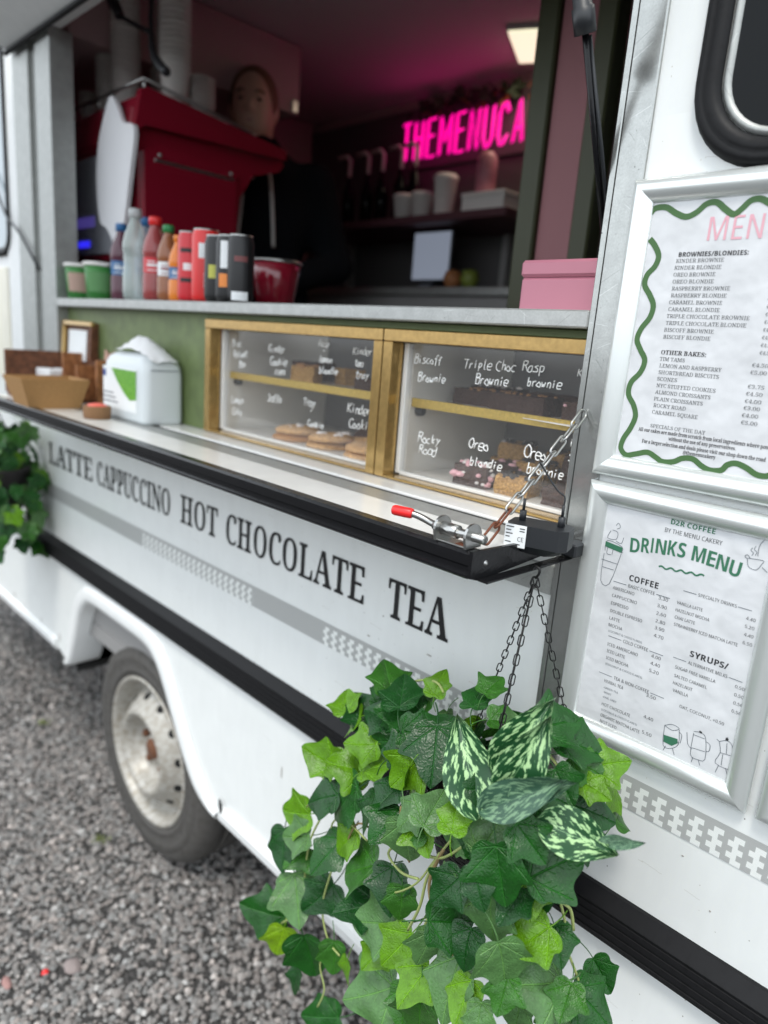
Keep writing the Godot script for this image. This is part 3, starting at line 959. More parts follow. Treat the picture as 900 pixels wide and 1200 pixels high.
func display_case() -> void:
	var g := holder(van_node, "green_front")
	part(g, "green_panel", blk(Vector3(-2.142, 1.2875, -.05), Vector3(-1.372, 1.5385, -.028), .001), M.green_paint)
	part(g, "green_panel", blk(Vector3(-1.3715, 1.5275, -.05), Vector3(-.412, 1.5385, -.028), .001), M.green_paint)
	part(van_node, "serving_sill", blk(Vector3(-2.1415, 1.539, -.16), Vector3(-.452, 1.5605, .004), .002), M.sill_aluminium)
	var xs := [[-1.37, -.8265], [-.8235, -.28]]
	for w in 2:
		var x0: float = xs[w][0]
		var x1: float = xs[w][1]
		var y0 := 1.2885
		var y1 := 1.527
		var d := holder(van_node, "display_window")
		var zf := -.018
		var zb := -.046
		# gold channel, mitred: top, bottom, two stiles
		part(d, "frame_rail", blk(Vector3(x0, y1 - .019, zb), Vector3(x1, y1, zf), .0012), M.gold)
		part(d, "frame_rail", blk(Vector3(x0 + .0205, y0, zb), Vector3(x1 - .0205, y0 + .004, zf), .0012), M.gold)
		part(d, "frame_rail", blk(Vector3(x0, y0, zb), Vector3(x0 + .020, y1 - .0195, zf - .0005), .0012), M.gold)
		part(d, "frame_rail", blk(Vector3(x1 - .020, y0, zb), Vector3(x1, y1 - .0195, zf - .0005), .0012), M.gold)
		var bz := -.060
		part(d, "white_bead", blk(Vector3(x0 + .0205, y0 + .006, bz), Vector3(x0 + .030, y1 - .020, -.047), .001), M.white_board)
		part(d, "white_bead", blk(Vector3(x0 + .0305, y0 + .004, bz), Vector3(x1 - .0305, y0 + .010, -.047), .001), M.white_board)
		part(d, "glass_pane", blk(Vector3(x0 + .0306, y0 + .0104, -.0565), Vector3(x1 - .0206, y1 - .0202, -.0535), .0003), M.clear_pane)
		# the case behind the glass: ends, floor, top, shelf; an added dark sheet stands for shade at the back
		part(d, "case_end", blk(Vector3(x0 + .018, y0 - .02, -.34), Vector3(x0 + .030, y1 - .001, -.0605), .001), M.case_white)
		part(d, "case_end", blk(Vector3(x1 - .020, y0 - .02, -.34), Vector3(x1 - .008, y1 - .001, -.0605), .001), M.case_white)
		part(d, "added_dark_back", blk(Vector3(x0 + .018, y0 - .02, -.356), Vector3(x1 - .008, y1 - .001, -.342), .001), M.added_dark_back)  # added sheet, dark so the back of the case reads as shaded
		part(d, "case_floor", blk(Vector3(x0 + .0305, y0 - .012, -.34), Vector3(x1 - .0205, y0 + .006, -.0605), .001), M.case_white)
		var sh := part(d, "case_shelf", blk(Vector3(x0 + .0305, 1.4075, -.30), Vector3(x1 - .0205, 1.4135, -.0665), .001), M.case_white)
		part(sh, "shelf_edge", blk(Vector3(x0 + .0305, 1.4055, -.0662), Vector3(x1 - .0205, 1.4205, -.0635), .0008), M.yellow_gold)
		part(d, "shelf_stud", lathe_mesh([Vector2(0, .012), Vector2(.008, .011), Vector2(.009, 0)], 14, true, Vector3(x0 + .030, 1.399, -.082), Basis(Vector3.BACK, -PI / 2)), M.black_plastic)
		if w == 0:
			for t in [["Bisc", 272, 405, 8], ["Velvet", 273, 418, 8], ["Bar", 280, 430, 8], ["Kinder", 314, 412, 9], ["Cookie", 316, 427, 9], ["cups", 322, 438, 8], ["Rasp", 373, 406, 8], ["+", 378, 413, 5], ["lemon", 373, 424, 8], ["blondie", 373, 437, 8], ["Kinder", 413, 415, 9], ["tea", 415, 429, 8], ["tray", 416, 443, 9], ["Lemon", 271, 471, 8], ["Cake", 272, 485, 8], ["Jaffa", 313, 470, 9], ["Tray", 355, 475, 9], ["+", 363, 483, 6], ["Cookie", 360, 499, 8], ["Kinder", 406, 483, 11], ["Cookie", 408, 500, 11]]:
				put_scrawl(d, t)
		else:
			for t in [["Biscoff", 485, 425, 10], ["Brownie", 489, 446, 10], ["Triple Choc", 543, 431, 11], ["Brownie", 556, 449, 11], ["Rasp", 611, 435, 12], ["brownie", 616, 452, 11], ["Kinder", 676, 441, 10], ["bueno", 678, 462, 10], ["Rocky", 489, 517, 11], ["Road", 490, 531, 11], ["Oreo", 548, 524, 12], ["blondie", 549, 544, 11], ["Oreo", 612, 535, 13], ["brownie", 615, 553, 12], ["Mini", 662, 522, 9], ["Snick", 665, 540, 9]]:
				put_scrawl(d, t)
	# cakes on the lower floor of the right-hand case
	var fy := 1.2948
	var sy := 1.4138
	var bp := blk(Vector3(-.10, 0, -.07), Vector3(.10, .001, .07), .0003)
	for q in [[-.64, sy, -.15, .1, 1.0], [-.50, sy, -.12, -.2, .7]]:
		var o := part_top("baking_paper", bp, M.baking_paper, Vector3(q[0], q[1], q[2]), "white baking paper sheet under brownies on the case shelf", "paper", Vector3(q[4], 1, 1), "baking paper sheets in the case")
		o.rotation.y = q[3]
	var z := Vector3(.046, .028, .045)
	var o := cake("rocky_road", "chocolate rocky road square studded with pink and white marshmallows", Vector3(-.668, fy, -.095), Vector3(.060, .034, .05), M.brownie, .2)
	bits(o, "marshmallow", Vector3(.060, .034, .05), 13, .0062, M.marshmallow_pink, true)
	bits(o, "marshmallow", Vector3(.060, .034, .05), 12, .0052, M.marshmallow_white, true)
	o = cake("rocky_road", "second rocky road square tucked behind the marshmallow studded one", Vector3(-.655, fy, -.165), Vector3(.06, .034, .05), M.brownie, -.3)
	bits(o, "marshmallow", Vector3(.06, .034, .05), 11, .006, M.marshmallow_pink, true)
	o = cake("blondie_square", "golden blondie square topped with dark biscuit crumb, in front of the pile", Vector3(-.590, fy, -.098), Vector3(.052, .030, .05), M.blondie, .15)
	bits(o, "biscuit_crumb", Vector3(.052, .030, .05), 16, .0065, M.biscuit_dark)
	o = cake("blondie_square", "golden blondie square at the back of the lower case, first of the pile", Vector3(-.70, fy, -.235), Vector3(.055, .03, .05), M.blondie, -.2)
	bits(o, "biscuit_crumb", Vector3(.055, .03, .05), 8, .0065, M.biscuit_dark)
	o = cake("blondie_square", "golden blondie square stacked on top of the pile", Vector3(-.69, fy + .031, -.235), Vector3(.052, .028, .048), M.blondie, .25)
	bits(o, "biscuit_crumb", Vector3(.052, .028, .048), 10, .007, M.biscuit_dark)
	bits(o, "biscuit_crumb", Vector3(.052, .028, .048), 6, .006, M.marshmallow_white)
	o = cake("blondie_square", "golden blondie square behind the crumb-topped one", Vector3(-.61, fy, -.175), Vector3(.05, .042, .045), M.blondie, .1)
	bits(o, "biscuit_crumb", Vector3(.05, .042, .045), 10, .007, M.biscuit_dark)
	o = cake("brownie_slab", "plain dark brownie slab low in the case beside the blondies", Vector3(-.498, fy, -.105), Vector3(.075, .026, .055), M.brownie, .05)
	o = cake("brownie_slab", "dark brownie slab behind the plain one in the lower case", Vector3(-.515, fy, -.18), Vector3(.085, .034, .055), M.brownie, -.1)
	bits(o, "cream_crumb", Vector3(.085, .034, .055), 6, .005, M.marshmallow_white)
	# upper shelf
	o = cake("brownie_slab", "brownie slab dusted with orange crumb on the case shelf", Vector3(-.715, sy + .001, -.165), Vector3(.105, .026, .05), M.brownie, .05)
	bits(o, "orange_crumb", Vector3(.105, .026, .05), 26, .0032, M.orange_crumb)
	o = cake("brownie_slab", "chunky chocolate brownie slab in the middle of the case shelf", Vector3(-.618, sy + .001, -.135), Vector3(.100, .028, .05), M.brownie, -.05)
	bits(o, "orange_crumb", Vector3(.1, .028, .05), 12, .003, M.orange_crumb)
	o = cake("brownie_slab", "brownie slab flecked with pink berry pieces on the case shelf", Vector3(-.475, sy + .001, -.105), Vector3(.09, .030, .055), M.brownie, .05)
	bits(o, "berry_fleck", Vector3(.09, .030, .055), 16, .0034, M.marshmallow_pink, true)
	o = cake("brownie_slab", "plain brownie slab at the back of the case shelf", Vector3(-.60, sy + .001, -.205), Vector3(.11, .030, .05), M.brownie, .08)
	o = cake("brownie_slab", "brownie slab with white crumb at the back of the case shelf", Vector3(-.735, sy + .001, -.225), Vector3(.09, .030, .05), M.brownie, -.1)
	bits(o, "cream_crumb", Vector3(.09, .030, .05), 12, .004, M.marshmallow_white)
	o = cake("brownie_slab", "brownie slab stacked on another low in the case", Vector3(-.512, fy + .0345, -.18), Vector3(.08, .03, .05), M.brownie, .12)
	o = cake("blondie_square", "blondie square with dark crumb low at the back of the case", Vector3(-.60, fy, -.245), Vector3(.055, .055, .05), M.blondie, .3)
	bits(o, "biscuit_crumb", Vector3(.055, .055, .05), 12, .007, M.biscuit_dark, true)
	# left-hand case
	o = cake("brownie_slab", "dark brownie slab at the back of the left case shelf", Vector3(-1.22, sy, -.2), Vector3(.08, .04, .05), M.brownie, .2)
	o = cake("brownie_slab", "long dark brownie slab on the left case shelf near the gold stile", Vector3(-.96, sy, -.16), Vector3(.11, .022, .05), M.brownie, .05)
	o = cake("blondie_square", "golden blondie square behind the crumbly piece on the left shelf", Vector3(-1.10, sy, -.2), Vector3(.05, .034, .045), M.blondie, -.3)
	o = cake("blondie_square", "pale crumbly blondie piece alone on the left case shelf", Vector3(-1.145, sy, -.12), Vector3(.05, .034, .045), M.blondie, .5)
	bits(o, "crumb", Vector3(.05, .034, .045), 10, .006, M.orange_crumb)
	var cg := "cookies on the floor of the left case"
	o = biscuit("cookie", "orange brown cookie with white icing dots lying apart from the others", Vector3(-1.165, fy, -.12), .052, Vector3(0, 0, 0), M.orange_crumb, cg)
	o = biscuit("cookie", "orange brown cookie resting on the white-dotted one", Vector3(-1.165, fy + .0145, -.122), .048, Vector3(0, .7, 0), M.cookie, cg)
	bits(o, "icing_dot", Vector3(.06, .012, .06), 9, .006, M.marshmallow_white)
	o = biscuit("cookie", "golden cookie at the bottom of the middle pile", Vector3(-1.055, fy, -.115), .046, Vector3(0, 0, 0), M.cookie, cg)
	o = biscuit("cookie", "golden cookie with white icing on top of the middle pile", Vector3(-1.05, fy + .015, -.115), .046, Vector3(0, .5, .02), M.cookie, cg)
	bits(o, "icing_dot", Vector3(.06, .012, .06), 10, .007, M.marshmallow_white)
	o = biscuit("cookie", "golden cookie leaning at the back of the middle pile", Vector3(-1.005, fy + .012, -.16), .046, Vector3(.35, 0, .1), M.cookie, cg)
	o = biscuit("cookie", "dark chocolate cookie leaning behind the golden ones", Vector3(-1.01, fy + .03, -.19), .044, Vector3(.5, 0, .1), M.brownie, cg)
	o = biscuit("cookie", "golden cookie at the bottom of the pile nearest the gold stile", Vector3(-.925, fy, -.105), .050, Vector3(0, 0, 0), M.cookie, cg)
	o = biscuit("cookie", "golden cookie second in the pile nearest the gold stile", Vector3(-.922, fy + .0145, -.106), .050, Vector3(.02, .5, 0), M.cookie, cg)
	o = biscuit("cookie", "golden cookie with white icing at the back of the stile pile", Vector3(-.885, fy + .022, -.16), .047, Vector3(.25, 0, .05), M.cookie, cg)
	bits(o, "icing_dot", Vector3(.06, .012, .06), 10, .006, M.marshmallow_white)

func put_scrawl(d: Node, t: Array) -> void:
	var at := onz(t[1], t[2], -.0522)
	scrawl(d, t[0], at, t[3] * .97 * away(at) / FOCAL, M.chalk, .02, .61, .0009)

# ---------------- fold-out counter ----------------
func counter_flap() -> void:
	var c := holder(van_node, "counter")
	var xa := -2.1415
	var xb := -.452
	part(c, "fixed_ledge", blk(Vector3(xa, 1.268, -.05), Vector3(xb, 1.287, .033), .002), M.white_board)
	part(c, "gasket", blk(Vector3(xa, 1.262, .0335), Vector3(xb, 1.2835, .0500), .001), M.black_rubber)
	part(c, "hinge_strip", blk(Vector3(xa, 1.270, .0505), Vector3(-.4385, 1.2862, .0975), .001), M.sill_aluminium)
	part(c, "counter_board", blk(Vector3(xa, 1.270, .098), Vector3(-.4385, 1.287, .1865), .001), M.white_board)
	part(c, "front_lip", prism_x([Vector2(.187, 1.2635), Vector2(.187, 1.2895), Vector2(.189, 1.2915), Vector2(.204, 1.2915), Vector2(.2075, 1.288), Vector2(.2075, 1.276), Vector2(.2045, 1.273), Vector2(.2045, 1.268), Vector2(.2085, 1.265), Vector2(.2085, 1.2625), Vector2(.2065, 1.2605), Vector2(.196, 1.2605)], xa, -.4375), M.black_metal)
	# angled end plate
	var ep := part(c, "end_plate", prism_x([Vector2(.208, 1.2925), Vector2(.208, 1.262), Vector2(.196, 1.2585), Vector2(.17, 1.259), Vector2(.05, 1.268), Vector2(.006, 1.268), Vector2(.006, 1.2835), Vector2(.10, 1.2890)], -.4372, -.4325), M.black_metal)
	part(ep, "rivet", lathe_mesh([Vector2(0, .0022), Vector2(.002, .002), Vector2(.0038, 0)], 14, true, Vector3(-.4326, 1.276, .183), Basis(Vector3.BACK, -PI / 2)), M.bright_steel)
	part(ep, "end_flange", blk(Vector3(-.4322, 1.258, .02), Vector3(-.418, 1.2605, .196), .0008), M.black_metal)
	part(c, "hinge_block", blk(Vector3(-.4315, 1.2635, .0062), Vector3(-.408, 1.2805, .034), .002), M.black_plastic)
	# latch bolt lying along the front edge
	var bolt := holder(c, "latch_bolt")
	var by := 1.3055
	var bz := .196
	part(bolt, "bolt_rod", tube_mesh([Vector3(-.5, by, bz), Vector3(-.4275, by, bz)], .0052, 14), M.bright_steel)
	part(bolt, "bolt_sleeve", tube_mesh([Vector3(-.487, by, bz), Vector3(-.4645, by, bz)], .0078, 16), M.bright_steel)
	for px in [-.488, -.4445]:
		var pl := nst()
		var poly := []
		for k in 13:
			var a := PI * k / 12
			poly.append(Vector2(bz + .0145 * cos(a), by + .0145 * sin(a)))
		poly.append(Vector2(bz - .0145, 1.2925)); poly.append(Vector2(bz + .0115, 1.2925))
		prism(pl, PackedVector2Array(poly), px - .0016, px + .0016, fx)
		part(bolt, "bolt_plate", done(pl), M.bright_steel)
	part(bolt, "bolt_foot", blk(Vector3(-.487, 1.2920, bz - .012), Vector3(-.446, 1.2938, bz + .009), .0005), M.bright_steel)
	part(bolt, "rust_patch", blk(Vector3(-.463, 1.2939, bz - .004), Vector3(-.450, 1.2943, bz + .006), .0002), M.rusty_steel)
	var hp := smooth_line([Vector3(-.488, by, bz), Vector3(-.503, by + .001, bz), Vector3(-.514, by + .004, bz + .002), Vector3(-.524, by + .007, bz + .006), Vector3(-.531, by + .008, bz + .009)], 5)
	part(bolt, "bolt_handle", tube_mesh(hp, .0040, 12), M.bright_steel)
	part(bolt, "red_grip", tube_mesh([Vector3(-.528, by + .0077, bz + .0078), Vector3(-.530, by + .008, bz + .0087), Vector3(-.549, by + .0085, bz + .0155), Vector3(-.5515, by + .0085, bz + .0163), Vector3(-.5525, by + .0085, bz + .0166)], [.0055, .0062, .0062, .0052, .003], 16), M.red_plastic)
	# stay chain from the counter to the pillar
	var A := Vector3(-.4405, 1.2985, .178)
	var Z := onz(684, 484, .010)
	var ch := holder(c, "stay_chain")
	chain(ch, A, Z, .0300, .0052, .0015, M.bright_steel, "link", 2)

# a hanging chain of welded links between two points
func chain(p: Node, a: Vector3, b: Vector3, len: float, half: float, wire: float, m: Material, n: String, rust := 0) -> void:
	var dir := (b - a)
	var pitch := len - wire * 2.6
	var count := int(dir.length() / pitch) + 1
	pitch = dir.length() / count
	dir = dir.normalized()
	var loop := []
	var str := len / 2 - half
	for k in 9:
		var t := -PI / 2 + PI * k / 8
		loop.append(Vector3(sin(t) * half, str + cos(t) * half, 0))
	for k in 9:
		var t := PI / 2 + PI * k / 8
		loop.append(Vector3(sin(t) * half, -str + cos(t) * half, 0))
	var me := tube_mesh(loop, wire, 7, true)
	var side := dir.cross(view.z).normalized()
	for i in count:
		var bb := Basis(side, dir, side.cross(dir)).rotated(dir, (.35 if i % 2 == 0 else 1.75))
		part(p, n, me, M.rusty_steel if i < rust else m, Transform3D(bb, a + dir * pitch * (i + .5)))

# ---------------- menus ----------------
func menu_frame(label: String, x0: float, y0: float, x1: float, y1: float) -> Node3D:
	var f := thing("menu_frame", label, "menu", Vector3.ZERO, "silver snap frames on the van side")
	var prof := [Vector2(0, .0062), Vector2(.0, .010), Vector2(.0025, .0135), Vector2(.007, .0165), Vector2(.012, .0176), Vector2(.017, .0168), Vector2(.022, .0140), Vector2(.0255, .0105), Vector2(.0262, .0085), Vector2(.0262, .0062)]
	var side := func(mk: Callable) -> void:
		var s := nst(true)
		for k in prof.size() - 1:
			var a: Vector2 = prof[k]
			var b: Vector2 = prof[k + 1]
			quad(s, mk.call(a.x, 0, a.y), mk.call(a.x, 1, a.y), mk.call(b.x, 1, b.y), mk.call(b.x, 0, b.y))
		part(f, "frame_rail", done(s), M.frame_silver)
	side.call(func(t: float, e: int, z: float) -> Vector3: return Vector3(x0 + t, (y1 - t if e == 1 else y0 + t), z))
	side.call(func(t: float, e: int, z: float) -> Vector3: return Vector3(x1 - t, (y1 - t if e == 1 else y0 + t), z))
	side.call(func(t: float, e: int, z: float) -> Vector3: return Vector3((x1 - t if e == 1 else x0 + t), y0 + t, z))
	side.call(func(t: float, e: int, z: float) -> Vector3: return Vector3((x1 - t if e == 1 else x0 + t), y1 - t, z))
	part(f, "back_board", blk(Vector3(x0 + .001, y0 + .001, .0055), Vector3(x1 - .001, y1 - .001, .0075), .0005), M.frame_silver)
	part(f, "menu_sheet", blk(Vector3(x0 + .024, y0 + .024, .0078), Vector3(x1 - .024, y1 - .024, .0086), .0002), M.paper)
	return f

func menus() -> void:
	var sans := font("Droid Sans")
	var bold := font("Droid Sans", true)
	var ser := font("Droid Serif")
	var serb := font("Droid Serif", true)
	var sans_medium := font("Droid Sans", true)
	var zt := .0090
	var f := menu_frame("silver framed cake price list with green wavy border and pink heading", -.4145, 1.3685, -.1745, 1.7005)
	var wr := func(txt: String, u: float, v: float, hp: float, m: Material, fo: Font, u1 := 0.0, al := 0) -> void:
		var at := onz(u, v, zt)
		var w := 0.0
		if u1 > 0.0:
			var r := ray(u1, 0)
			var e := onz(u1, v + (v - 339.0) / (u + 390.0) * (u1 - u), zt)
			w = e.x - at.x
		write(f, "printed_line", txt, at, hp * away(at) / FOCAL, m, fo, w, al)
	# green wavy border
	var border := func(pts: Array) -> void:
		var s := nst()
		var q := []
		for p in pts: q.append(onz(p[0] - 3.5 * smoothstep(800.0, 770.0, p[0]), p[1], zt))
		q = smooth_line(q, 6)
		var hw := .0031
		for i in q.size() - 1:
			var t0: Vector3 = (q[mini(i + 1, q.size() - 1)] - q[maxi(i - 1, 0)]).normalized()
			var t1: Vector3 = (q[mini(i + 2, q.size() - 1)] - q[i]).normalized()
			var n0 := Vector3(-t0.y, t0.x, 0) * hw
			var n1 := Vector3(-t1.y, t1.x, 0) * hw
			quad(s, q[i] - n0, q[i] + n0, q[i + 1] + n1, q[i + 1] - n1)
		part(f, "printed_border", done(s), M.print_green)
	border.call([[766, 250], [772, 244], [783, 243], [793, 250], [804, 254], [816, 249], [828, 239], [840, 237], [850, 245], [860, 251], [870, 244], [880, 235], [892, 233], [905, 240], [916, 247]])
	border.call([[765, 280], [771, 288], [775, 300], [771, 312], [762, 322], [759, 334], [765, 346], [769, 358], [765, 372], [755, 385], [750, 398], [754, 410], [759, 422], [754, 436], [743, 448], [740, 462], [746, 475], [748, 488], [742, 502], [734, 514], [731, 525], [737, 533], [748, 532], [762, 530], [772, 536], [779, 541], [790, 541], [800, 537], [812, 538], [822, 546], [832, 551], [845, 551], [852, 545], [862, 543], [874, 548], [886, 556], [898, 558], [912, 554], [922, 560]])
	wr.call("MENU", 828, 282, 26, M.print_pink, sans, 918)
	wr.call("BROWNIES/BLONDIES:", 795, 301, 5.0, M.print_dark, bold, 877)
	var v := 308.0
	for t in [["KINDER BROWNIE", 792, 848], ["KINDER BLONDIE", 790, 845], ["OREO BROWNIE", 789, 838], ["OREO BLONDIE", 788, 836], ["RASPBERRY BROWNIE", 787, 855], ["RASPBERRY BLONDIE", 786, 851], ["CARAMEL BROWNIE", 784, 846], ["CARAMEL BLONDIE", 783, 843], ["TRIPLE CHOCOLATE BROWNIE", 781, 878], ["TRIPLE CHOCOLATE BLONDIE", 780, 874], ["BISCOFF BROWNIE", 778, 836], ["BISCOFF BLONDIE", 777, 832]]:
		wr.call(t[0], t[1], v, 4.2, M.print_grey, ser, t[2])
		wr.call("€4.50", 905 - (v - 308) * .17, v + 8.5 + (v - 308.0) * .12, 4.2, M.print_grey, ser)
		v += 8.05
	wr.call("OTHER BAKES:", 774.5, 415, 4.8, M.print_dark, serb, 827)
	v = 422.5
	for t in [["TIM TAMS", 773, 802], ["LEMON AND RASPBERRY", 772.5, 845], ["SHORTBREAD BISCUITS", 771.5, 842], ["SCONES", 770, 793], ["NYC STUFFED COOKIES", 769, 838], ["ALMOND CROISSANTS", 767.5, 832], ["PLAIN CROISSANTS", 766, 823], ["ROCKY ROAD", 765.5, 803], ["CARAMEL SQUARE", 764, 817]]:
		wr.call(t[0], t[1], v, 4.2, M.print_grey, ser, t[2])
		v += 7.75
	for t in [["€4.50", 881, 430], ["€5.00", 879, 438.5], ["€3.75", 876, 455], ["€4.50", 874, 463.5], ["€4.00", 872.5, 472], ["€3.00", 871, 480], ["€4.00", 869, 488.5], ["€5.00", 868, 497]]:
		wr.call(t[0], t[1], t[2], 4.4, M.print_grey, ser, t[1] + 19)
	wr.call("SPECIALS OF THE DAY", 762, 500.5, 4.0, M.print_grey, ser, 826)
	wr.call("All our cakes are made from scratch from local ingredients where possible,", 748, 504.5, 4.2, M.print_dark, serb, 912)
	wr.call("without the use of any preservatives.", 783, 516, 4.2, M.print_dark, serb, 862)
	wr.call("For a larger selection and deals please visit our shop down the road", 752, 518.5, 4.2, M.print_dark, serb, 897)
	wr.call("@themenucakery", 800, 532, 4.2, M.print_dark, serb, 838)

	# drinks menu
	f = menu_frame("silver framed drinks menu with teal heading and small pot drawings", -.4140, 1.0305, -.1735, 1.3605)
	wr.call("D2R COFFEE", 786, 614, 6.0, M.print_teal, bold, 838)
	wr.call("BY THE MENU CAKERY", 779, 623, 5.2, M.print_grey, sans, 846)
	# arched heading, letter by letter
	var c0 := onz(738, 646, zt)
	var c1 := onz(868, 676, zt)
	var head := "DRINKS MENU"
	# advance widths of a sans capital, in ems
	var em := {"D": .73, "R": .63, "I": .30, "N": .76, "K": .62, "S": .56, " ": .32, "M": .91, "E": .56, "U": .73}
	var total := 0.0
	for ch in head: total += em[ch]
	var run := 0.0
	for i in head.length():
		var t: float = run / total
		run += em[head[i]]
		if head[i] == " ": continue
		var p := c0.lerp(c1, t)
		p.y += .0105 * (1.0 - pow((t - .45) / .55, 2.0)) - .004
		write(f, "heading_letter", "l" if head[i] == "I" else head[i], p, .0172 if head[i] != "I" else .0160, M.print_teal, sans_medium, em[head[i]] * .0188 * (.42 if head[i] == "I" else .84), 0, -.045 * (t - .45) * 4.0)
	# squiggle
	var sq := []
	for k in 41:
		var p := onz(772, 664, zt).lerp(onz(825, 675, zt), k / 40.0)
		sq.append(p + Vector3(0, sin(k / 40.0 * TAU * 4.5) * .0013, 0))
	ribbon(f, sq, .0010, M.print_teal)
	wr.call("COFFEE", 737, 680, 7.2, M.print_dark, bold, 771)
	var rule := func(u0: float, u1: float, vv: float) -> void:
		var a := onz(u0, vv, zt)
		var b := onz(u1, vv + (vv - 339.0) / (u0 + 390.0) * (u1 - u0), zt)
		ribbon(f, [a, b], .00035, M.print_line)
	for t in [["BASIC COFFEE", 736, 688, 767], ["COLD COFFEE", 730, 753, 759], ["TEA & NON-COFFEE", 719, 796, 760], ["SPECIALTY DRINKS", 818, 699, 863], ["ALTERNATIVE MILKS", 806, 778, 852]]:
		wr.call(t[0], t[1], t[2], 4.0, M.print_grey, sans, t[3])
		var sl: float = (t[2] - 339.0) / (t[1] + 390.0)
		rule.call(t[1] - 17, t[1] - 2, t[2] - 1.8 - sl * 17)
		rule.call(t[3] + 2, t[3] + 18, t[2] - 1.8 + sl * (t[3] - t[1] + 2))
	for t in [["AMERICANO", 718, 690, 743], ["CAPPUCCINO", 717, 699, 746], ["ESPRESSO", 716, 708, 736], ["DOUBLE ESPRESSO", 715, 717, 752], ["LATTE", 714, 725.5, 726], ["MOCHA", 713, 733.5, 729], ["ICED AMERICANO", 711.5, 756, 747], ["ICED LATTE", 711, 764, 732], ["ICED MOCHA", 710, 772, 736], ["HERBAL TEA", 708, 799, 730], ["HOT CHOCOLATE", 705, 826, 738], ["ORGANIC MATCHA LATTE", 703.5, 839, 749], ["NOT ICED", 703, 846, 722], ["VANILLA LATTE", 793, 707.5, 823], ["HAZELNUT MOCHA", 791.5, 716, 831], ["CHAI LATTE", 790.5, 724.5, 814], ["STRAWBERRY ICED MATCHA LATTE", 789.5, 733, 864], ["SUGAR FREE VANILLA", 791, 783, 838], ["SALTED CARAMEL", 790, 793, 828], ["HAZELNUT", 788.5, 801.5, 811], ["VANILLA", 788, 810, 806], ["OAT, COCONUT, +0.50", 796, 829, 848]]:
		wr.call(t[0], t[1], t[2], 3.8, M.print_grey, sans, t[3])
	for t in [["(COCONUT & CHOCO FLAKES)", 713, 740, 752], ["(COCONUT & CHOCO FLAKES)", 709.5, 778.5, 752], ["-GREEN TEA", 707, 806, 724], ["-MINT", 706.5, 811.5, 716], ["-EARL GREY", 706, 817, 722], ["(COCONUT & CHOCO FLAKES)", 704.5, 832, 746]]:
		wr.call(t[0], t[1], t[2], 2.4, M.print_line, sans, t[3])
	for t in [["3.30", 771.5, 702], ["3.90", 770, 711], ["2.60", 769, 720], ["2.80", 768, 729], ["3.90", 767, 737], ["4.70", 766, 746], ["4.00", 763, 770], ["4.40", 762, 778.5], ["5.20", 760.5, 787], ["3.50", 757, 816], ["4.40", 754, 841], ["5.50", 752, 859], ["4.40", 874, 726], ["5.20", 872.5, 735.5], ["4.40", 871.5, 745], ["6.50", 870, 754.5], ["0.50", 861, 806], ["0.50", 860, 815.5], ["0.50", 859, 825], ["0.50", 857, 834.5]]:
		wr.call(t[0], t[1], t[2], 4.0, M.print_grey, sans, t[1] + 11)
	wr.call("SYRUPS/", 808, 769, 7.4, M.print_dark, bold, 853)
	# line drawings: a cup with a seated figure, a steaming cup, three pots
	var draw := func(strokes: Array, m: Material) -> void:
		for st in strokes:
			var q := []
			for k in range(0, st.size(), 2): q.append(onz(st[k], st[k + 1], zt))
			ribbon(f, q if q.size() < 3 else smooth_line(q, 3), .00032, m)
	draw.call([[711, 640, 730, 648], [709, 645, 712, 633, 729, 641, 728, 648], [708, 648, 704, 680, 714, 684, 728, 649], [706, 664, 719, 668], [705, 655, 723, 661], [716, 622, 712, 630, 722, 632, 724, 624, 718, 621], [722, 616, 725, 613, 727, 618, 723, 620], [722, 634, 728, 637, 731, 630], [714, 636, 711, 648, 716, 650], [720, 638, 717, 650]], M.print_line)
	flat_poly(f, [[710, 634], [730, 642], [728, 648], [709, 640]], M.print_teal, zt)
	draw.call([[876, 655, 877, 664, 886, 668, 893, 661, 894, 657, 876, 654], [876, 655, 873, 652, 876, 650, 879, 654], [882, 642, 880, 645, 883, 648, 881, 651], [886, 640, 884, 644, 887, 647, 885, 651], [888, 652, 890, 640, 896, 633, 902, 630], [893, 665, 899, 671]], M.print_line)
	draw.call([[779, 850, 777, 873, 786, 877, 795, 872, 796, 855], [779, 850, 788, 849, 796, 854, 788, 856, 779, 850], [796, 858, 799, 862, 797, 871], [780, 874, 777, 879], [788, 877, 790, 885], [795, 872, 794, 869]], M.print_line)
	flat_poly(f, [[778, 861], [794, 866], [794, 871], [787, 874], [777.5, 869]], M.print_teal, zt)
	draw.call([[813, 859, 809, 884, 817, 890, 826, 890, 827, 866, 822, 859, 813, 857], [810, 876, 826, 881], [813, 861, 826, 866], [811, 878, 806, 872, 805, 858], [827, 869, 832, 873, 831, 880, 827, 881], [812, 887, 810, 893], [818, 890, 820, 897], [820, 857, 822, 859]], M.print_line)
	draw.call([[843, 869, 844, 882, 838, 894, 857, 902, 857, 886, 858, 874, 852, 868, 843, 869], [844, 882, 857, 886], [847, 884, 845, 897], [852, 871, 851, 884], [843, 869, 840, 866], [859, 874, 863, 880, 862, 884], [842, 897, 838, 905], [850, 900, 853, 912], [852, 867, 853, 864]], M.print_line)
	flat_poly(f, [[820, 856], [823, 858], [822, 860], [819, 858]], M.print_dark, zt)
	flat_poly(f, [[851, 864], [854, 866], [853, 869], [850, 867]], M.print_dark, zt)
	# a third frame beside it, its edge just in view
	f = menu_frame("silver framed sheet beside the drinks menu, mostly out of view", -.163, 1.0305, .077, 1.3605)

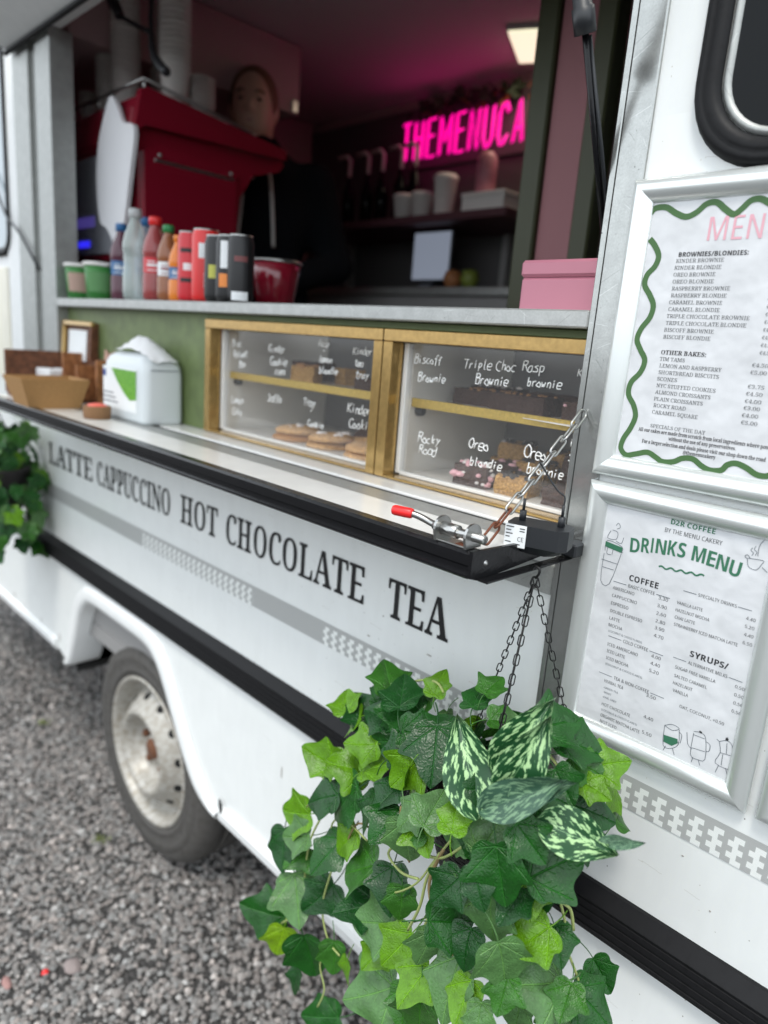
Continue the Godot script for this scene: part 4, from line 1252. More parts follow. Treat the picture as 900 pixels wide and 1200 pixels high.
func ribbon(p: Node, q: Array, hw: float, m: Material) -> void:
	var s := nst()
	for i in q.size() - 1:
		var t0: Vector3 = (q[mini(i + 1, q.size() - 1)] - q[maxi(i - 1, 0)]).normalized()
		var t1: Vector3 = (q[mini(i + 2, q.size() - 1)] - q[i]).normalized()
		var n0 := Vector3(-t0.y, t0.x, 0) * hw
		var n1 := Vector3(-t1.y, t1.x, 0) * hw
		quad(s, q[i] - n0, q[i] + n0, q[i + 1] + n1, q[i + 1] - n1)
	part(p, "printed_drawing", done(s), m)
func flat_poly(p: Node, pts: Array, m: Material, z: float) -> void:
	var poly := PackedVector2Array()
	for q in pts:
		var w := onz(q[0], q[1], z)
		poly.append(Vector2(w.x, w.y))
	var s := nst()
	var idx := Geometry2D.triangulate_polygon(poly)
	for i in idx: s.add_vertex(Vector3(poly[i].x, poly[i].y, z + .0001))
	part(p, "printed_drawing", done(s), m)

# ---------------- inside the van ----------------
func interior() -> void:
	var v := van_node
	part(v, "van_floor", blk(Vector3(-3.63, .552, -1.65), Vector3(.73, .60, -.035), .001), M.dark_counter)
	part(v, "ceiling_panel", blk(Vector3(-3.63, 2.52, -1.58), Vector3(.73, 2.54, -.035), .001), M.ceiling_white)
	part(v, "back_wall", blk(Vector3(-3.63, .60, -1.60), Vector3(.73, 2.518, -1.56), .001), M.wall_pink)
	part(v, "dark_backboard", blk(Vector3(-3.0, 1.25, -1.558), Vector3(-.9, 2.475, -1.535), .001), M.dark_wall)
	part(v, "bulkhead", blk(Vector3(-3.0, .602, -1.53), Vector3(-2.96, 2.515, -.07), .001), M.wall_pink)
	part(v, "overhead_locker", blk(Vector3(-2.95, 2.29, -.92), Vector3(-2.27, 2.515, -.10), .004), M.wall_pink)
	part(v, "locker_handle", blk(Vector3(-2.2695, 2.295, -.91), Vector3(-2.262, 2.335, -.885), .002), M.bright_steel)
	# front wall inside, below the sill
	part(v, "counter_front", blk(Vector3(-2.96, .602, -.045), Vector3(-.3, 1.262, -.036), .001), M.dark_counter)
	# partition of green posts and a pink panel
	var p := holder(v, "partition")
	part(p, "green_post", blk(Vector3(-.945, .605, -.55), Vector3(-.896, 2.515, -.50), .004), M.dark_green_paint)
	part(p, "pink_panel", blk(Vector3(-.895, .605, -.535), Vector3(-.812, 2.515, -.512), .002), M.pink_paint)
	part(p, "green_post", blk(Vector3(-.811, .605, -.55), Vector3(-.768, 2.515, -.50), .004), M.dark_green_paint)
	part(p, "dark_panel", blk(Vector3(-.767, .605, -.58), Vector3(.70, 2.515, -.545), .002), M.dark_wall)
	part(p, "wall_conduit", blk(Vector3(-.752, 1.75, -.5445), Vector3(-.735, 2.10, -.53), .004), M.dull_aluminium)
	# ceiling lamp: glowing panel and its light
	var lp := thing("ceiling_lamp", "square white lamp panel lit on the van ceiling near the pink neon sign", "lamp", Vector3(-1.53, 2.505, -1.37))
	lp.rotation.y = .46
	part(lp, "lamp_frame", blk(Vector3(-.12, .002, -.13), Vector3(.12, .014, .13), .003), M.white_trim)
	part(lp, "lamp_diffuser", blk(Vector3(-.112, -.006, -.122), Vector3(.112, .0015, .122), .002), M.lamp_glow)
	var al := AreaLight3D.new()
	al.name = "lamp_light"
	al.area_size = Vector2(.22, .24)
	al.light_energy = .045
	al.light_color = Color(1.0, .93, .80)
	al.shadow_enabled = true
	al.rotation_degrees.x = -90
	al.position = Vector3(0, -.010, 0)
	lp.add_child(al)
	# neon sign
	var nz := -1.47
	var sign := thing("neon_sign", "glowing pink neon letters on the dark back wall", "sign", Vector3(-2.262, 2.255, nz))
	var L := {"T": ["09 69", "39 30"], "H": ["00 09", "60 69", "05 65"], "E": ["69 09 00 60", "05 55"], "M": ["00 09 33 69 60"], "N": ["00 09 60 69"], "U": ["09 02 20 40 62 69"], "C": ["67 49 29 07 02 20 40 62"], "A": ["00 39 60", "13 53"], "K": ["00 09", "69 05 60"], "R": ["00 09 49 67 45 05", "35 60"], "Y": ["09 35 69", "35 30"]}
	var x := 0.0
	for ch in "THEMENUCAKERY":
		var s := nst(true)
		var w := .054 if ch == "M" else .040
		for st in L[ch]:
			for off in [-.0045, .0045]:
				var pts := []
				for tok in st.split(" "):
					pts.append(Vector3(x + float(tok[0]) / 6.0 * w + off, float(tok[1]) / 9.0 * .138 + off * .6, .01))
				tube(s, pts, .0034, 7)
		part(sign, "neon_letter", done(s), M.neon_pink)
		x += w + .0285
	part(sign, "sign_back", blk(Vector3(-.03, -.02, -.06), Vector3(x + .02, .16, -.052), .001), M.dark_wall)
	for k in 4:
		var o := OmniLight3D.new()
		o.name = "neon_light_%03d" % k
		o.light_color = Color(1.0, .12, .55)
		o.light_energy = .0007
		o.light_size = .05
		o.omni_range = 5.0
		o.shadow_enabled = true
		o.position = Vector3(.1 + k * .2, .07, .06)
		sign.add_child(o)
	# artificial leaf garland above the sign
	var gl := thing("leaf_garland", "dark autumn leaf garland along the top of the back wall", "garland", Vector3(-2.25, 2.44, -1.50))
	var r := RandomNumberGenerator.new()
	r.seed = 12
	var lm := leaf_mesh(1)
	for k in 60:
		var q := Vector3(r.randf_range(0, 1.0), r.randf_range(-.03, .035), r.randf_range(-.02, .03))
		var mm: StandardMaterial3D = M.hedge_dark if r.randf() < .75 else M.orange_wood
		part(gl, "leaf", lm, mm, Transform3D(Basis.from_euler(Vector3(r.randf_range(-1, 1), r.randf() * TAU, r.randf() * TAU)).scaled(Vector3.ONE * .05), q))
	# pink cash tin on the sill
	var t := thing("pink_tin", "pink metal tin with a lid standing on the sill by the pillar", "tin", Vector3(-.535, 1.5607, -.105))
	part(t, "tin_body", blk(Vector3(-.066, 0, -.045), Vector3(.075, .046, .045), .003), M.pink_tin)
	part(t, "tin_lid", blk(Vector3(-.068, .0465, -.047), Vector3(.077, .069, .047), .004), M.pink_tin)

func cup_mesh(r0: float, r1: float, h: float) -> ArrayMesh:
	return lathe_mesh([Vector2(0, .002), Vector2(r0, .0), Vector2(r1 - .0005, h - .004), Vector2(r1 + .002, h - .004), Vector2(r1 + .003, h - .002), Vector2(r1 + .002, h), Vector2(r1 - .001, h), Vector2(r0 - .001, .004), Vector2(0, .004)], 22)

func coffee_corner() -> void:
	part(van_node, "coffee_counter", blk(Vector3(-2.9, .605, -.72), Vector3(-1.62, 1.44, -.17), .003), M.dark_counter)
	var m := thing("coffee_machine", "large dark red espresso machine with steel back panel behind the sill", "coffee machine", Vector3(0, 0, 0))
	var side := [Vector2(-.185, 1.442), Vector2(-.180, 1.66), Vector2(-.152, 1.69), Vector2(-.150, 1.985), Vector2(-.132, 2.0), Vector2(-.155, 2.095), Vector2(-.19, 2.108), Vector2(-.58, 2.066), Vector2(-.625, 2.048), Vector2(-.632, 2.022), Vector2(-.615, 2.002), Vector2(-.52, 1.972), Vector2(-.475, 1.90), Vector2(-.462, 1.72), Vector2(-.462, 1.442)]
	part(m, "body", prism_x(side, -2.55, -1.955), M.machine_red)
	# raised end panel with a paler inset
	part(m, "end_panel", prism_x([Vector2(-.165, 1.455), Vector2(-.16, 1.96), Vector2(-.20, 1.985), Vector2(-.45, 1.965), Vector2(-.445, 1.455)], -1.9548, -1.935), M.machine_red)
	part(m, "cup_rail", prism_x([Vector2(-.135, 2.000), Vector2(-.128, 2.004), Vector2(-.15, 2.105), Vector2(-.165, 2.112), Vector2(-.62, 2.062), Vector2(-.62, 2.034), Vector2(-.16, 2.02)], -1.9545, -1.925), M.machine_red)
	part(m, "steel_panel", blk(Vector3(-2.53, 1.70, -.1495), Vector3(-2.00, 1.975, -.142), .002), M.brushed_steel)
	var highlight_shape := PackedVector2Array()
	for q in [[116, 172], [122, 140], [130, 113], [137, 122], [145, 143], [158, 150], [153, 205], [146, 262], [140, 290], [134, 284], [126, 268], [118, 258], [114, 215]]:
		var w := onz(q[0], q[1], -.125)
		highlight_shape.append(Vector2(w.x, w.y))
	highlight_shape = PackedVector2Array(smooth_line(Array(highlight_shape), 5, true))
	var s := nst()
	prism(s, highlight_shape, -.134, -.122, fz)
	part(m, "panel_highlight", done(s), M.white_gloss)  # white panel piece whose pointed outline is a highlight built as shape
	part(m, "status_light", blk(onz(93, 291, -.1415), onz(104, 282, -.1385), .001), M.blue_glow)
	part(m, "badge", blk(onz(82, 270, -.1415), onz(110, 253, -.1395), .0005), M.violet_glow)
	for q in [[-1.934, 1.957, -.205], [-1.934, 1.957, -.43]]:
		part(m, "bolt", lathe_mesh([Vector2(0, .003), Vector2(.005, .002), Vector2(.006, 0)], 12, true, Vector3(q[0], q[1], q[2]), Basis(Vector3.BACK, -PI / 2)), M.bright_steel)
	# chrome cup rail, its posts, and cooling slots in the end panel
	part(m, "chrome_rail", tube_mesh([Vector3(-2.54, 2.135, -.165), Vector3(-1.945, 2.135, -.165), Vector3(-1.940, 2.133, -.172), Vector3(-1.940, 2.085, -.50), Vector3(-1.940, 2.072, -.52)], .0045, 8), M.bright_steel)
	for px in [-2.5, -2.23, -1.945]:
		part(m, "rail_post", tube_mesh([Vector3(px, 2.108, -.166), Vector3(px, 2.134, -.166)], .004, 8), M.bright_steel)
	for k in 7:
		part(m, "cooling_slot", blk(Vector3(-1.9352, 1.60 + k * .016, -.36), Vector3(-1.9342, 1.606 + k * .016, -.25), .0004), M.dark_void)
	part(m, "trim_strip", blk(Vector3(-1.9352, 1.938, -.44), Vector3(-1.933, 1.946, -.19), .0006), M.bright_steel)
	# paper cups nested in stacks on top
	var me := cup_mesh(.029, .041, .095)
	var me2 := cup_mesh(.026, .034, .075)
	var stacks := [
		[-2.53, -.27, 3, 0, "white paper cup in the short stack at the steel-panel end"],
		[-2.345, -.25, 22, 0, "white paper cup in the tall stack beside the short steel-end stack"],
		[-2.235, -.25, 22, 0, "white paper cup in the tall stack next to the hanging black cable"],
		[-2.29, -.40, 22, 0, "white paper cup in the tall stack behind the front pair"],
		[-2.15, -.365, 22, 0, "white paper cup in the shaded tall stack behind the cable"],
		[-1.985, -.275, 22, 0, "white paper cup in the tall ringed stack at the red end panel"],
		[-2.13, -.44, 6, 0, "white paper cup in the medium stack behind the ringed stack"],
		[-2.16, -.52, 2, 1, "small white paper cup in the lowest stack near the worker"],
	]
	for k in stacks.size():
		var q: Array = stacks[k]
		for i in q[2]:
			var top := 2.108 - (absf(q[1]) - .19) * .105
			var o := part_top("paper_cup", me if q[3] == 0 else me2, M.cup_white, Vector3(q[0] + rng.randf_range(-.001, .001), top + i * (.0142 if q[3] == 0 else .012), q[1]), q[4], "paper cup", Vector3.ONE, "paper cups stacked on the coffee machine")
	# black lead hanging in front of the cups
	var c := thing("hanging_lead", "black lead with plug hanging in front of the cup stacks", "cable", Vector3.ZERO)
	part(c, "lead", tube_mesh(smooth_line([onz(178, -60, -.17), onz(178, -10, -.17), onz(177, 30, -.17), onz(179, 60, -.17), onz(187, 76, -.17), onz(196, 85, -.17)], 5), [.007, .007, .007, .007, .007, .007, .007, .007, .007, .007, .007, .007, .008, .008, .009, .009, .010, .011, .012, .012, .013, .013, .013, .013, .012, .010] , 8), M.black_plastic)
	part(c, "lead", tube_mesh(smooth_line([onz(120, -30, -.17), onz(128, 2, -.17), onz(137, 16, -.17), onz(150, 24, -.17), onz(176, 38, -.17)], 5), .006, 8), M.black_plastic)
	part(c, "plug", tube_mesh([onz(131, -4, -.17), onz(140, 18, -.17)], .014, 8), M.black_plastic)

func back_shelf() -> void:
	var s := thing("back_shelf", "dark maroon shelf with brackets on the van's back wall below the neon", "shelf", Vector3.ZERO)
	part(s, "shelf_board", blk(Vector3(-2.70, 1.948, -1.53), Vector3(-1.50, 1.975, -1.20), .002), M.shelf_maroon)
	part(s, "bracket", blk(Vector3(-1.72, 1.5, -1.53), Vector3(-1.69, 1.947, -1.49), .002), M.dark_counter)
	part(s, "bracket", blk(Vector3(-2.62, 1.5, -1.53), Vector3(-2.59, 1.947, -1.49), .002), M.dark_counter)
	var w := thing("work_counter", "dark worktop with pale edge along the van's back wall", "counter", Vector3.ZERO)
	part(w, "worktop", blk(Vector3(-2.90, 1.692, -1.53), Vector3(-1.30, 1.722, -1.20), .003), M.dull_aluminium)
	part(w, "cupboard", blk(Vector3(-2.90, .605, -1.53), Vector3(-1.30, 1.691, -1.22), .003), M.dark_counter)
	# till screen
	var t := thing("till_screen", "bright white tablet screen standing on the dark worktop", "tablet", Vector3(-1.9, 1.7225, -1.28))
	part(t, "screen_case", blk(Vector3(-.098, .03, -.03), Vector3(.098, .215, -.016), .004), M.black_plastic)
	part(t, "screen", blk(Vector3(-.092, .037, -.0158), Vector3(.092, .208, -.0145), .0004), M.screen_glow)
	part(t, "stand", prism_x([Vector2(-.03, .03), Vector2(-.02, .03), Vector2(.03, 0), Vector2(-.09, 0), Vector2(-.035, .1)], -.03, .03), M.black_plastic)
	# cups, box and pumps on the shelf
	var cup := lathe_mesh([Vector2(0, 0), Vector2(.034, 0), Vector2(.043, .11), Vector2(.046, .112), Vector2(.046, .12), Vector2(.038, .128), Vector2(0, .13)], 22)
	var i := 0
	for q in [[-2.05, .75, "white lidded cup on the back shelf, first beyond the syrup pumps"], [-1.955, .75, "white lidded cup on the back shelf between two others"], [-1.845, 1.15, "tallest white lidded cup on the back shelf"]]:
		part_top("lidded_cup", cup, M.cup_white, Vector3(q[0], 1.9755, -1.28), q[2], "cup", Vector3(1, q[1], 1), "lidded cups on the back shelf")
	var b := thing("white_box", "low white box at the end of the back shelf", "box", Vector3(-1.62, 1.9755, -1.28))
	part(b, "box_body", blk(Vector3(-.09, 0, -.06), Vector3(.09, .045, .06), .002), M.cup_white)
	part(b, "box_lid", blk(Vector3(-.093, .0455, -.063), Vector3(.093, .06, .063), .002), M.cup_white)
	var tub := lathe_mesh([Vector2(0, 0), Vector2(.035, 0), Vector2(.035, .12), Vector2(.02, .14), Vector2(0, .14)], 18)
	part_top("pink_canister", tub, M.pink_tin, Vector3(-1.66, 2.036, -1.28), "pink canister standing on the low white box", "canister")
	part_top("pink_canister", tub, M.pink_tin, Vector3(-1.755, 1.9755, -1.40), "pink canister standing behind the tallest lidded cup", "canister")
	for q in [-2.52, -2.40, -2.31, -2.20, -2.12]:
		var p := thing("syrup_pump", "tall thin syrup bottle with a grey pump on the back shelf", "bottle", Vector3(q, 1.9755, -1.40), "syrup pumps in a row on the back shelf")
		part(p, "bottle", lathe_mesh([Vector2(0, 0), Vector2(.028, 0), Vector2(.028, .16), Vector2(.012, .21), Vector2(.012, .23), Vector2(0, .23)], 16), M.dark_glass)
		part(p, "pump", tube_mesh([Vector3(0, .23, 0), Vector3(0, .30, 0), Vector3(-.012, .315, .008), Vector3(-.06, .312, .012)], .0085, 8), M.cup_white)
	var f := lathe_mesh([Vector2(0, 0), Vector2(.025, .006), Vector2(.036, .034), Vector2(.026, .062), Vector2(0, .068)], 16)
	part_top("orange_fruit", f, M.orange_wood, Vector3(-1.76, 1.7225, -1.27), "dull orange fruit on the worktop beside the tablet", "fruit")
	part_top("green_fruit", f, mat("green_fruit", lin(.16, .20, .03), .5), Vector3(-1.68, 1.7225, -1.27), "dull green fruit on the worktop beside the orange one", "fruit")
	var cb := thing("cream_carton", "small cream carton fixed beside the green post", "carton", Vector3(-1.20, 1.79, -.95))
	part(cb, "carton_body", blk(Vector3(-.035, 0, -.02), Vector3(.035, .13, .02), .002), mat("carton", lin(.35, .33, .22), .7))
	part(cb, "carton_bracket", blk(Vector3(-.05, -.012, -.6), Vector3(.05, -.001, .025), .001), M.dark_counter)

func bottle(n: String, label: String, at: Vector3, r: float, h: float, cm: Material, capm: Material, lm: Material = null, cat := "bottle") -> void:
	var o := thing(n, label, cat, at, "drinks lined up on the sill")
	part(o, "bottle_body", lathe_mesh([Vector2(0, .002), Vector2(r * .7, 0), Vector2(r * .95, .004), Vector2(r, .012), Vector2(r, h * .30), Vector2(r * .93, h * .33), Vector2(r * .93, h * .52), Vector2(r, h * .56), Vector2(r, h * .62), Vector2(r * .85, h * .72), Vector2(r * .5, h * .84), Vector2(r * .42, h * .88), Vector2(r * .42, h * .92), Vector2(0, h * .92)], 24), cm)
	part(o, "cap", lathe_mesh([Vector2(r * .44, h * .90), Vector2(r * .52, h * .905), Vector2(r * .52, h * .985), Vector2(r * .46, h), Vector2(0, h)], 18), capm)
	if lm:
		part(o, "label", lathe_mesh([Vector2(r * .945, h * .335), Vector2(r * .945, h * .515)], 24), lm)
		for k in 3:
			var s := nst(true)
			var R := r * .952
			for i in 6:
				var a0 := lerpf(.35, 1.5 - k * .2, i / 6.0)
				var a1 := lerpf(.35, 1.5 - k * .2, (i + 1) / 6.0)
				var ya := h * (.36 + k * .05)
				var yb := ya + h * (.030 if k == 1 else .012)
				quad(s, Vector3(sin(a0) * R, ya, cos(a0) * R), Vector3(sin(a0) * R, yb, cos(a0) * R), Vector3(sin(a1) * R, yb, cos(a1) * R), Vector3(sin(a1) * R, ya, cos(a1) * R))
			part(o, "label_print", done(s), M.label_white if lm != M.label_white else M.machine_red)
func can(n: String, label: String, at: Vector3, r: float, h: float, m: Material, bands: Array) -> void:
	var o := thing(n, label, "can", at, "drinks lined up on the sill")
	part(o, "can_body", lathe_mesh([Vector2(0, .004), Vector2(r * .75, .002), Vector2(r * .8, 0), Vector2(r * .97, .008), Vector2(r, .014), Vector2(r, h - .014), Vector2(r * .88, h - .003)], 26), m)
	part(o, "can_top", lathe_mesh([Vector2(r * .88, h - .003), Vector2(r * .9, h), Vector2(r * .86, h), Vector2(r * .84, h - .005), Vector2(0, h - .005)], 26), M.bright_steel)
	for b in bands:
		var s := nst(true)
		# printed patch round part of the can, facing the customer
		for k in 8:
			var a0: float = lerpf(b[0], b[1], k / 8.0)
			var a1: float = lerpf(b[0], b[1], (k + 1) / 8.0)
			var R := r + .0005
			quad(s, Vector3(sin(a0) * R, b[2] * h, cos(a0) * R), Vector3(sin(a0) * R, b[3] * h, cos(a0) * R), Vector3(sin(a1) * R, b[3] * h, cos(a1) * R), Vector3(sin(a1) * R, b[2] * h, cos(a1) * R))
		part(o, "print_patch", done(s), b[4])

func drinks() -> void:
	var y := 1.5607
	var clear := mat("clear_bottle", Color(.80, .86, .84, .42), .05, 0.0, {"transparency": BaseMaterial3D.TRANSPARENCY_ALPHA})
	var teal := mat("water_bottle", Color(.62, .74, .80, .45), .05, 0.0, {"transparency": BaseMaterial3D.TRANSPARENCY_ALPHA})
	var plum := mat("plum_drink", lin(.10, .03, .05), .15)
	var amber := mat("amber_drink", lin(.28, .10, .04), .15)
	var redc := mat("red_drink", lin(.30, .05, .05), .15)
	var oran := mat("orange_drink", lin(.75, .22, .02), .2)
	var blue := mat("blue_cap", lin(.02, .13, .32), .4)
	var greenc := mat("green_cap", lin(.02, .22, .06), .4)
	var silver := mat("grey_cap", lin(.5, .52, .52), .4)
	var tubg := mat("tub_green", lin(.035, .20, .035), .5)
	var n := 0
	for q in [[96, 104, "green and white paper tub on the sill nearest the post"], [119, 0, "green and white paper tub beside the blue-capped bottle"]]:
		var at := onz(q[0], 350, -.045)
		at.y = y
		var o := thing("paper_tub", q[2], "tub", at, "paper tubs on the sill")
		part(o, "tub_body", lathe_mesh([Vector2(0, 0), Vector2(.036, 0), Vector2(.0425, .088), Vector2(0, .088)], 26), tubg)
		part(o, "tub_rim", lathe_mesh([Vector2(.0428, .086), Vector2(.046, .087), Vector2(.046, .094), Vector2(.041, .096), Vector2(0, .0955)], 26), M.cup_white)
		var s := nst(true)
		for k in 8:
			var a0 := lerpf(.2, 1.7, k / 8.0)
			var a1 := lerpf(.2, 1.7, (k + 1) / 8.0)
			quad(s, Vector3(sin(a0) * .0385, .02, cos(a0) * .0385), Vector3(sin(a0) * .0423, .070, cos(a0) * .0423), Vector3(sin(a1) * .0423, .070, cos(a1) * .0423), Vector3(sin(a1) * .0385, .02, cos(a1) * .0385))
		part(o, "tub_label", done(s), mat("tub_label_%d" % n, lin(.45, .30, .24) if n == 0 else lin(.10, .26, .09), .6))
		n += 1
	var P := func(u: float, z: float) -> Vector3:
		var a := onz(u, 350, z)
		return Vector3(a.x, y, a.z)
	bottle("soft_drink_bottle", "dark plum drink bottle with a blue cap beside the paper tubs", P.call(143, -.06), .028, .192, plum, blue, blue)
	bottle("soft_drink_bottle", "clear sparkling bottle with a grey cap, tallest on the sill", P.call(159, -.030), .030, .212, clear, silver)
	bottle("soft_drink_bottle", "blue-tinted water bottle with a dark blue cap behind the clear one", P.call(171, -.085), .029, .205, teal, blue, blue)
	bottle("soft_drink_bottle", "red drink bottle with a bright red cap between clear and green-capped bottles", P.call(182, -.040), .029, .190, redc, M.red_plastic, M.red_print)
	bottle("soft_drink_bottle", "amber drink bottle with a green cap", P.call(197, -.040), .025, .168, amber, greenc, M.label_white)
	bottle("soft_drink_bottle", "small orange juice bottle with an orange cap", P.call(208.5, -.035), .021, .143, oran, oran, blue)
	can("drinks_can", "dark red can with black bands next to the orange juice", P.call(222, -.04), .026, .148, M.red_print, [[.2, 1.9, .28, .34, M.black_print], [.2, 1.9, .70, .76, M.black_print], [.5, 1.5, .45, .55, M.label_white]])
	can("drinks_can", "bright red can with white lettering marks", P.call(241, -.045), .031, .150, M.red_plastic, [[.5, 1.3, .60, .80, M.label_white], [.9, 1.2, .2, .4, M.label_white]])
	can("drinks_can", "black can with a yellow-green splash and white edge", P.call(254, -.020), .026, .130, M.black_print, [[.3, 1.1, .35, .55, mat("lime_print", lin(.5, .5, .08), .4)], [1.2, 1.5, .1, .9, M.label_white]])
	can("drinks_can", "white and black can with an orange fruit print", P.call(268, -.020), .027, .128, M.black_print, [[.2, 1.7, .22, .42, oran], [.3, 1.1, .5, .9, M.label_white]])
	can("drinks_can", "black can with a white base print at the end of the row", P.call(281, -.025), .026, .128, M.black_print, [[.3, 1.6, .03, .16, M.label_white], [.5, 1.5, .60, .68, mat("maroon_print", lin(.18, .05, .05), .5)]])
	var rc := thing("red_cup", "dark red metal cup with white rim beside the black can", "cup", onz(306, 346, -.2) * Vector3(1, 0, 1) + Vector3(0, 1.5607 - .01, 0))
	rc.position.y = 1.441
	rc.position.z = -.24
	part(rc, "cup_stand", blk(Vector3(-.05, 0, -.05), Vector3(.05, .115, .05), .002), M.dark_counter)
	part(rc, "cup_body", lathe_mesh([Vector2(0, .116), Vector2(.042, .116), Vector2(.052, .185), Vector2(.060, .228), Vector2(.057, .228), Vector2(.048, .185), Vector2(0, .13)], 26), M.machine_red)
	part(rc, "cup_rim", lathe_mesh([Vector2(.0605, .226), Vector2(.063, .230), Vector2(.0605, .234), Vector2(.056, .230)], 26), M.bright_steel)

# ---------------- things on the counter ----------------
func counter_things() -> void:
	var y := 1.2873
	# napkin dispenser
	var d := thing("napkin_dispenser", "white plastic napkin dispenser with a green leaf label on the counter", "dispenser", Vector3(-1.572, y, .0235))
	var w := .107
	var dp := .0495
	var body := nst(true)
	# rounded upright body: stacked rounded rectangles that draw in towards the crown
	var rows := [[0.0, .006, .016], [.004, .001, .018], [.010, 0.0, .020], [.110, .001, .020], [.128, .003, .022], [.142, .010, .024], [.150, .020, .026], [.154, .034, .020]]
	var rings := []
	for r in rows:
		var q := []
		for e in rrect(-w + r[1], -dp + r[1] * .8, w - r[1], dp - r[1] * .8, r[2] * .95, 5):
			q.append(Vector3(e.x, r[0], e.y))
		rings.append(q)
	for i in rings.size() - 1:
		var A: Array = rings[i]
		var C: Array = rings[i + 1]
		for k in A.size():
			var j := (k + 1) % A.size()
			quad(body, A[k], A[j], C[j], C[k])
	var top: Array = rings[rings.size() - 1]
	for k in range(1, top.size() - 1):
		tr3(body, top[0], top[k + 1], top[k])
	part(d, "dispenser_body", done(body), M.dispenser_white)
	part(d, "seam", blk(Vector3(w - .0015, .120, -dp + .016), Vector3(w - .0002, .1215, dp - .016), .0002), M.print_line)
	part(d, "base_foot", blk(Vector3(-w + .02, -.0004, -dp + .012), Vector3(w - .02, .001, dp - .012), .0002), M.black_plastic)
	var lab := part(d, "label_card", blk(Vector3(-w + .008, .022, dp), Vector3(w - .035, .118, dp + .0012), .0003), M.label_white)
	var s := nst()
	var pl := [Vector2(-.052, .115), Vector2(.072, .115), Vector2(.072, .052), Vector2(.040, .048), Vector2(.012, .062), Vector2(-.02, .085)]
	prism(s, PackedVector2Array(pl), dp + .0013, dp + .0019, fz)
	part(lab, "leaf_print", done(s), M.label_green)
	for k in 3:
		part(lab, "text_print", blk(Vector3(-.095, .036 + k * .010, dp + .0013), Vector3(-.02 - k * .012, .039 + k * .010, dp + .0017), .0001), M.print_line)
	part(lab, "logo_print", blk(Vector3(-.098, .094, dp + .0013), Vector3(-.082, .110, dp + .0017), .0001), mat("logo_blue", lin(.03, .07, .25), .5))
	# tuft of tissue
	var ts := nst(true)
	var rr := RandomNumberGenerator.new()
	rr.seed = 8
	var grid := []
	for i in 13:
		var col := []
		for j in 9:
			var a := i / 12.0
			var b := j / 8.0
			var hgt := .045 * sin(PI * minf(a * 1.5, 1.0) * .62 + .3) * (1.0 - .75 * pow(absf(b - .5) * 2.0, 1.6)) * (1.0 - pow(a, 3.0))
			col.append(Vector3(lerpf(-.06, .112, a), .152 + hgt + rr.randf_range(-.003, .003) - .012 * pow(a, 4.0), lerpf(-.04, .04, b) * (1.0 - .25 * a)))
		grid.append(col)
	for i in 12:
		for j in 8:
			quad(ts, grid[i][j], grid[i + 1][j], grid[i + 1][j + 1], grid[i][j + 1])
	part(d, "tissue", done(ts), M.tissue)
	# wooden caddy with compartments
	var c := thing("wooden_caddy", "brown wooden caddy with compartments at the end of the counter", "caddy", Vector3(-2.0, y, .045))
	part(c, "caddy_base", blk(Vector3(-.14, 0, -.06), Vector3(.085, .008, .10), .001), M.crate_wood)
	part(c, "back_board", blk(Vector3(-.14, .0085, -.072), Vector3(.165, .118, -.0605), .002), M.crate_wood)
	part(c, "end_board", blk(Vector3(-.14, .0085, -.060), Vector3(-.130, .125, .105), .002), M.crate_wood)
	part(c, "end_board", blk(Vector3(.075, .0085, -.060), Vector3(.085, .100, -.004), .002), M.orange_wood)
	part(c, "divider", blk(Vector3(-.02, .0085, -.060), Vector3(-.01, .128, -.005), .002), M.orange_wood)
	part(c, "side_board", blk(Vector3(.1645, .0005, -.072), Vector3(.176, .118, -.02), .002), M.orange_wood)
	part(c, "front_board", blk(Vector3(-.1295, .0085, .095), Vector3(.0845, .05, .105), .002), M.crate_wood)
	for k in 2:
		var z0 := .0 + k * .045
		part_top("napkin_pack", blk(Vector3(-.05, 0, -.018), Vector3(.05, .07, .018), .003), M.tissue, Vector3(-2.075, y + .0085, z0 + .01), "folded paper napkins standing in the wooden caddy", "napkins", Vector3.ONE, "napkin packs in the caddy")
	# kraft food tray
	var k := thing("kraft_tray", "open kraft card tray with sloping sides on the counter edge", "tray", Vector3(-1.84, y + .0001, .145))
	var bt := [Vector3(-.050, 0, -.062), Vector3(.050, 0, -.062), Vector3(.050, 0, .058), Vector3(-.050, 0, .058)]
	var tp := [Vector3(-.070, .072, -.082), Vector3(.066, .072, -.082), Vector3(.066, .072, .080), Vector3(-.070, .072, .080)]
	for i in 4:
		var j := (i + 1) % 4
		var q := nst()
		var inn := Vector3(0, 0, 0)
		var th := .0012
		var n: Vector3 = (bt[j] - bt[i]).cross(tp[i] - bt[i]).normalized() * th
		var A: Vector3 = bt[i]
		var Bv: Vector3 = bt[j]
		var C: Vector3 = tp[j]
		var D: Vector3 = tp[i]
		var mid := (A + Bv + C + D) / 4.0 + n / 2.0
		face_out(q, [A, Bv, C, D], mid); face_out(q, [A + n, Bv + n, C + n, D + n], mid)
		face_out(q, [A, Bv, Bv + n, A + n], mid); face_out(q, [C, D, D + n, C + n], mid)
		face_out(q, [A, D, D + n, A + n], mid); face_out(q, [Bv, C, C + n, Bv + n], mid)
		part(k, "tray_side", done(q), M.kraft)
	part(k, "tray_floor", blk(Vector3(-.0495, 0, -.0615), Vector3(.0495, .0012, .0575), .0002), M.kraft)
	# cork pot
	var o := thing("cork_pot", "small round cork pot with a pink top by the dispenser", "pot", Vector3(-1.605, y, .118))
	part(o, "pot_body", lathe_mesh([Vector2(0, 0), Vector2(.028, 0), Vector2(.030, .002), Vector2(.031, .026), Vector2(.029, .029), Vector2(.024, .029), Vector2(.023, .026), Vector2(0, .026)], 28), M.cork)
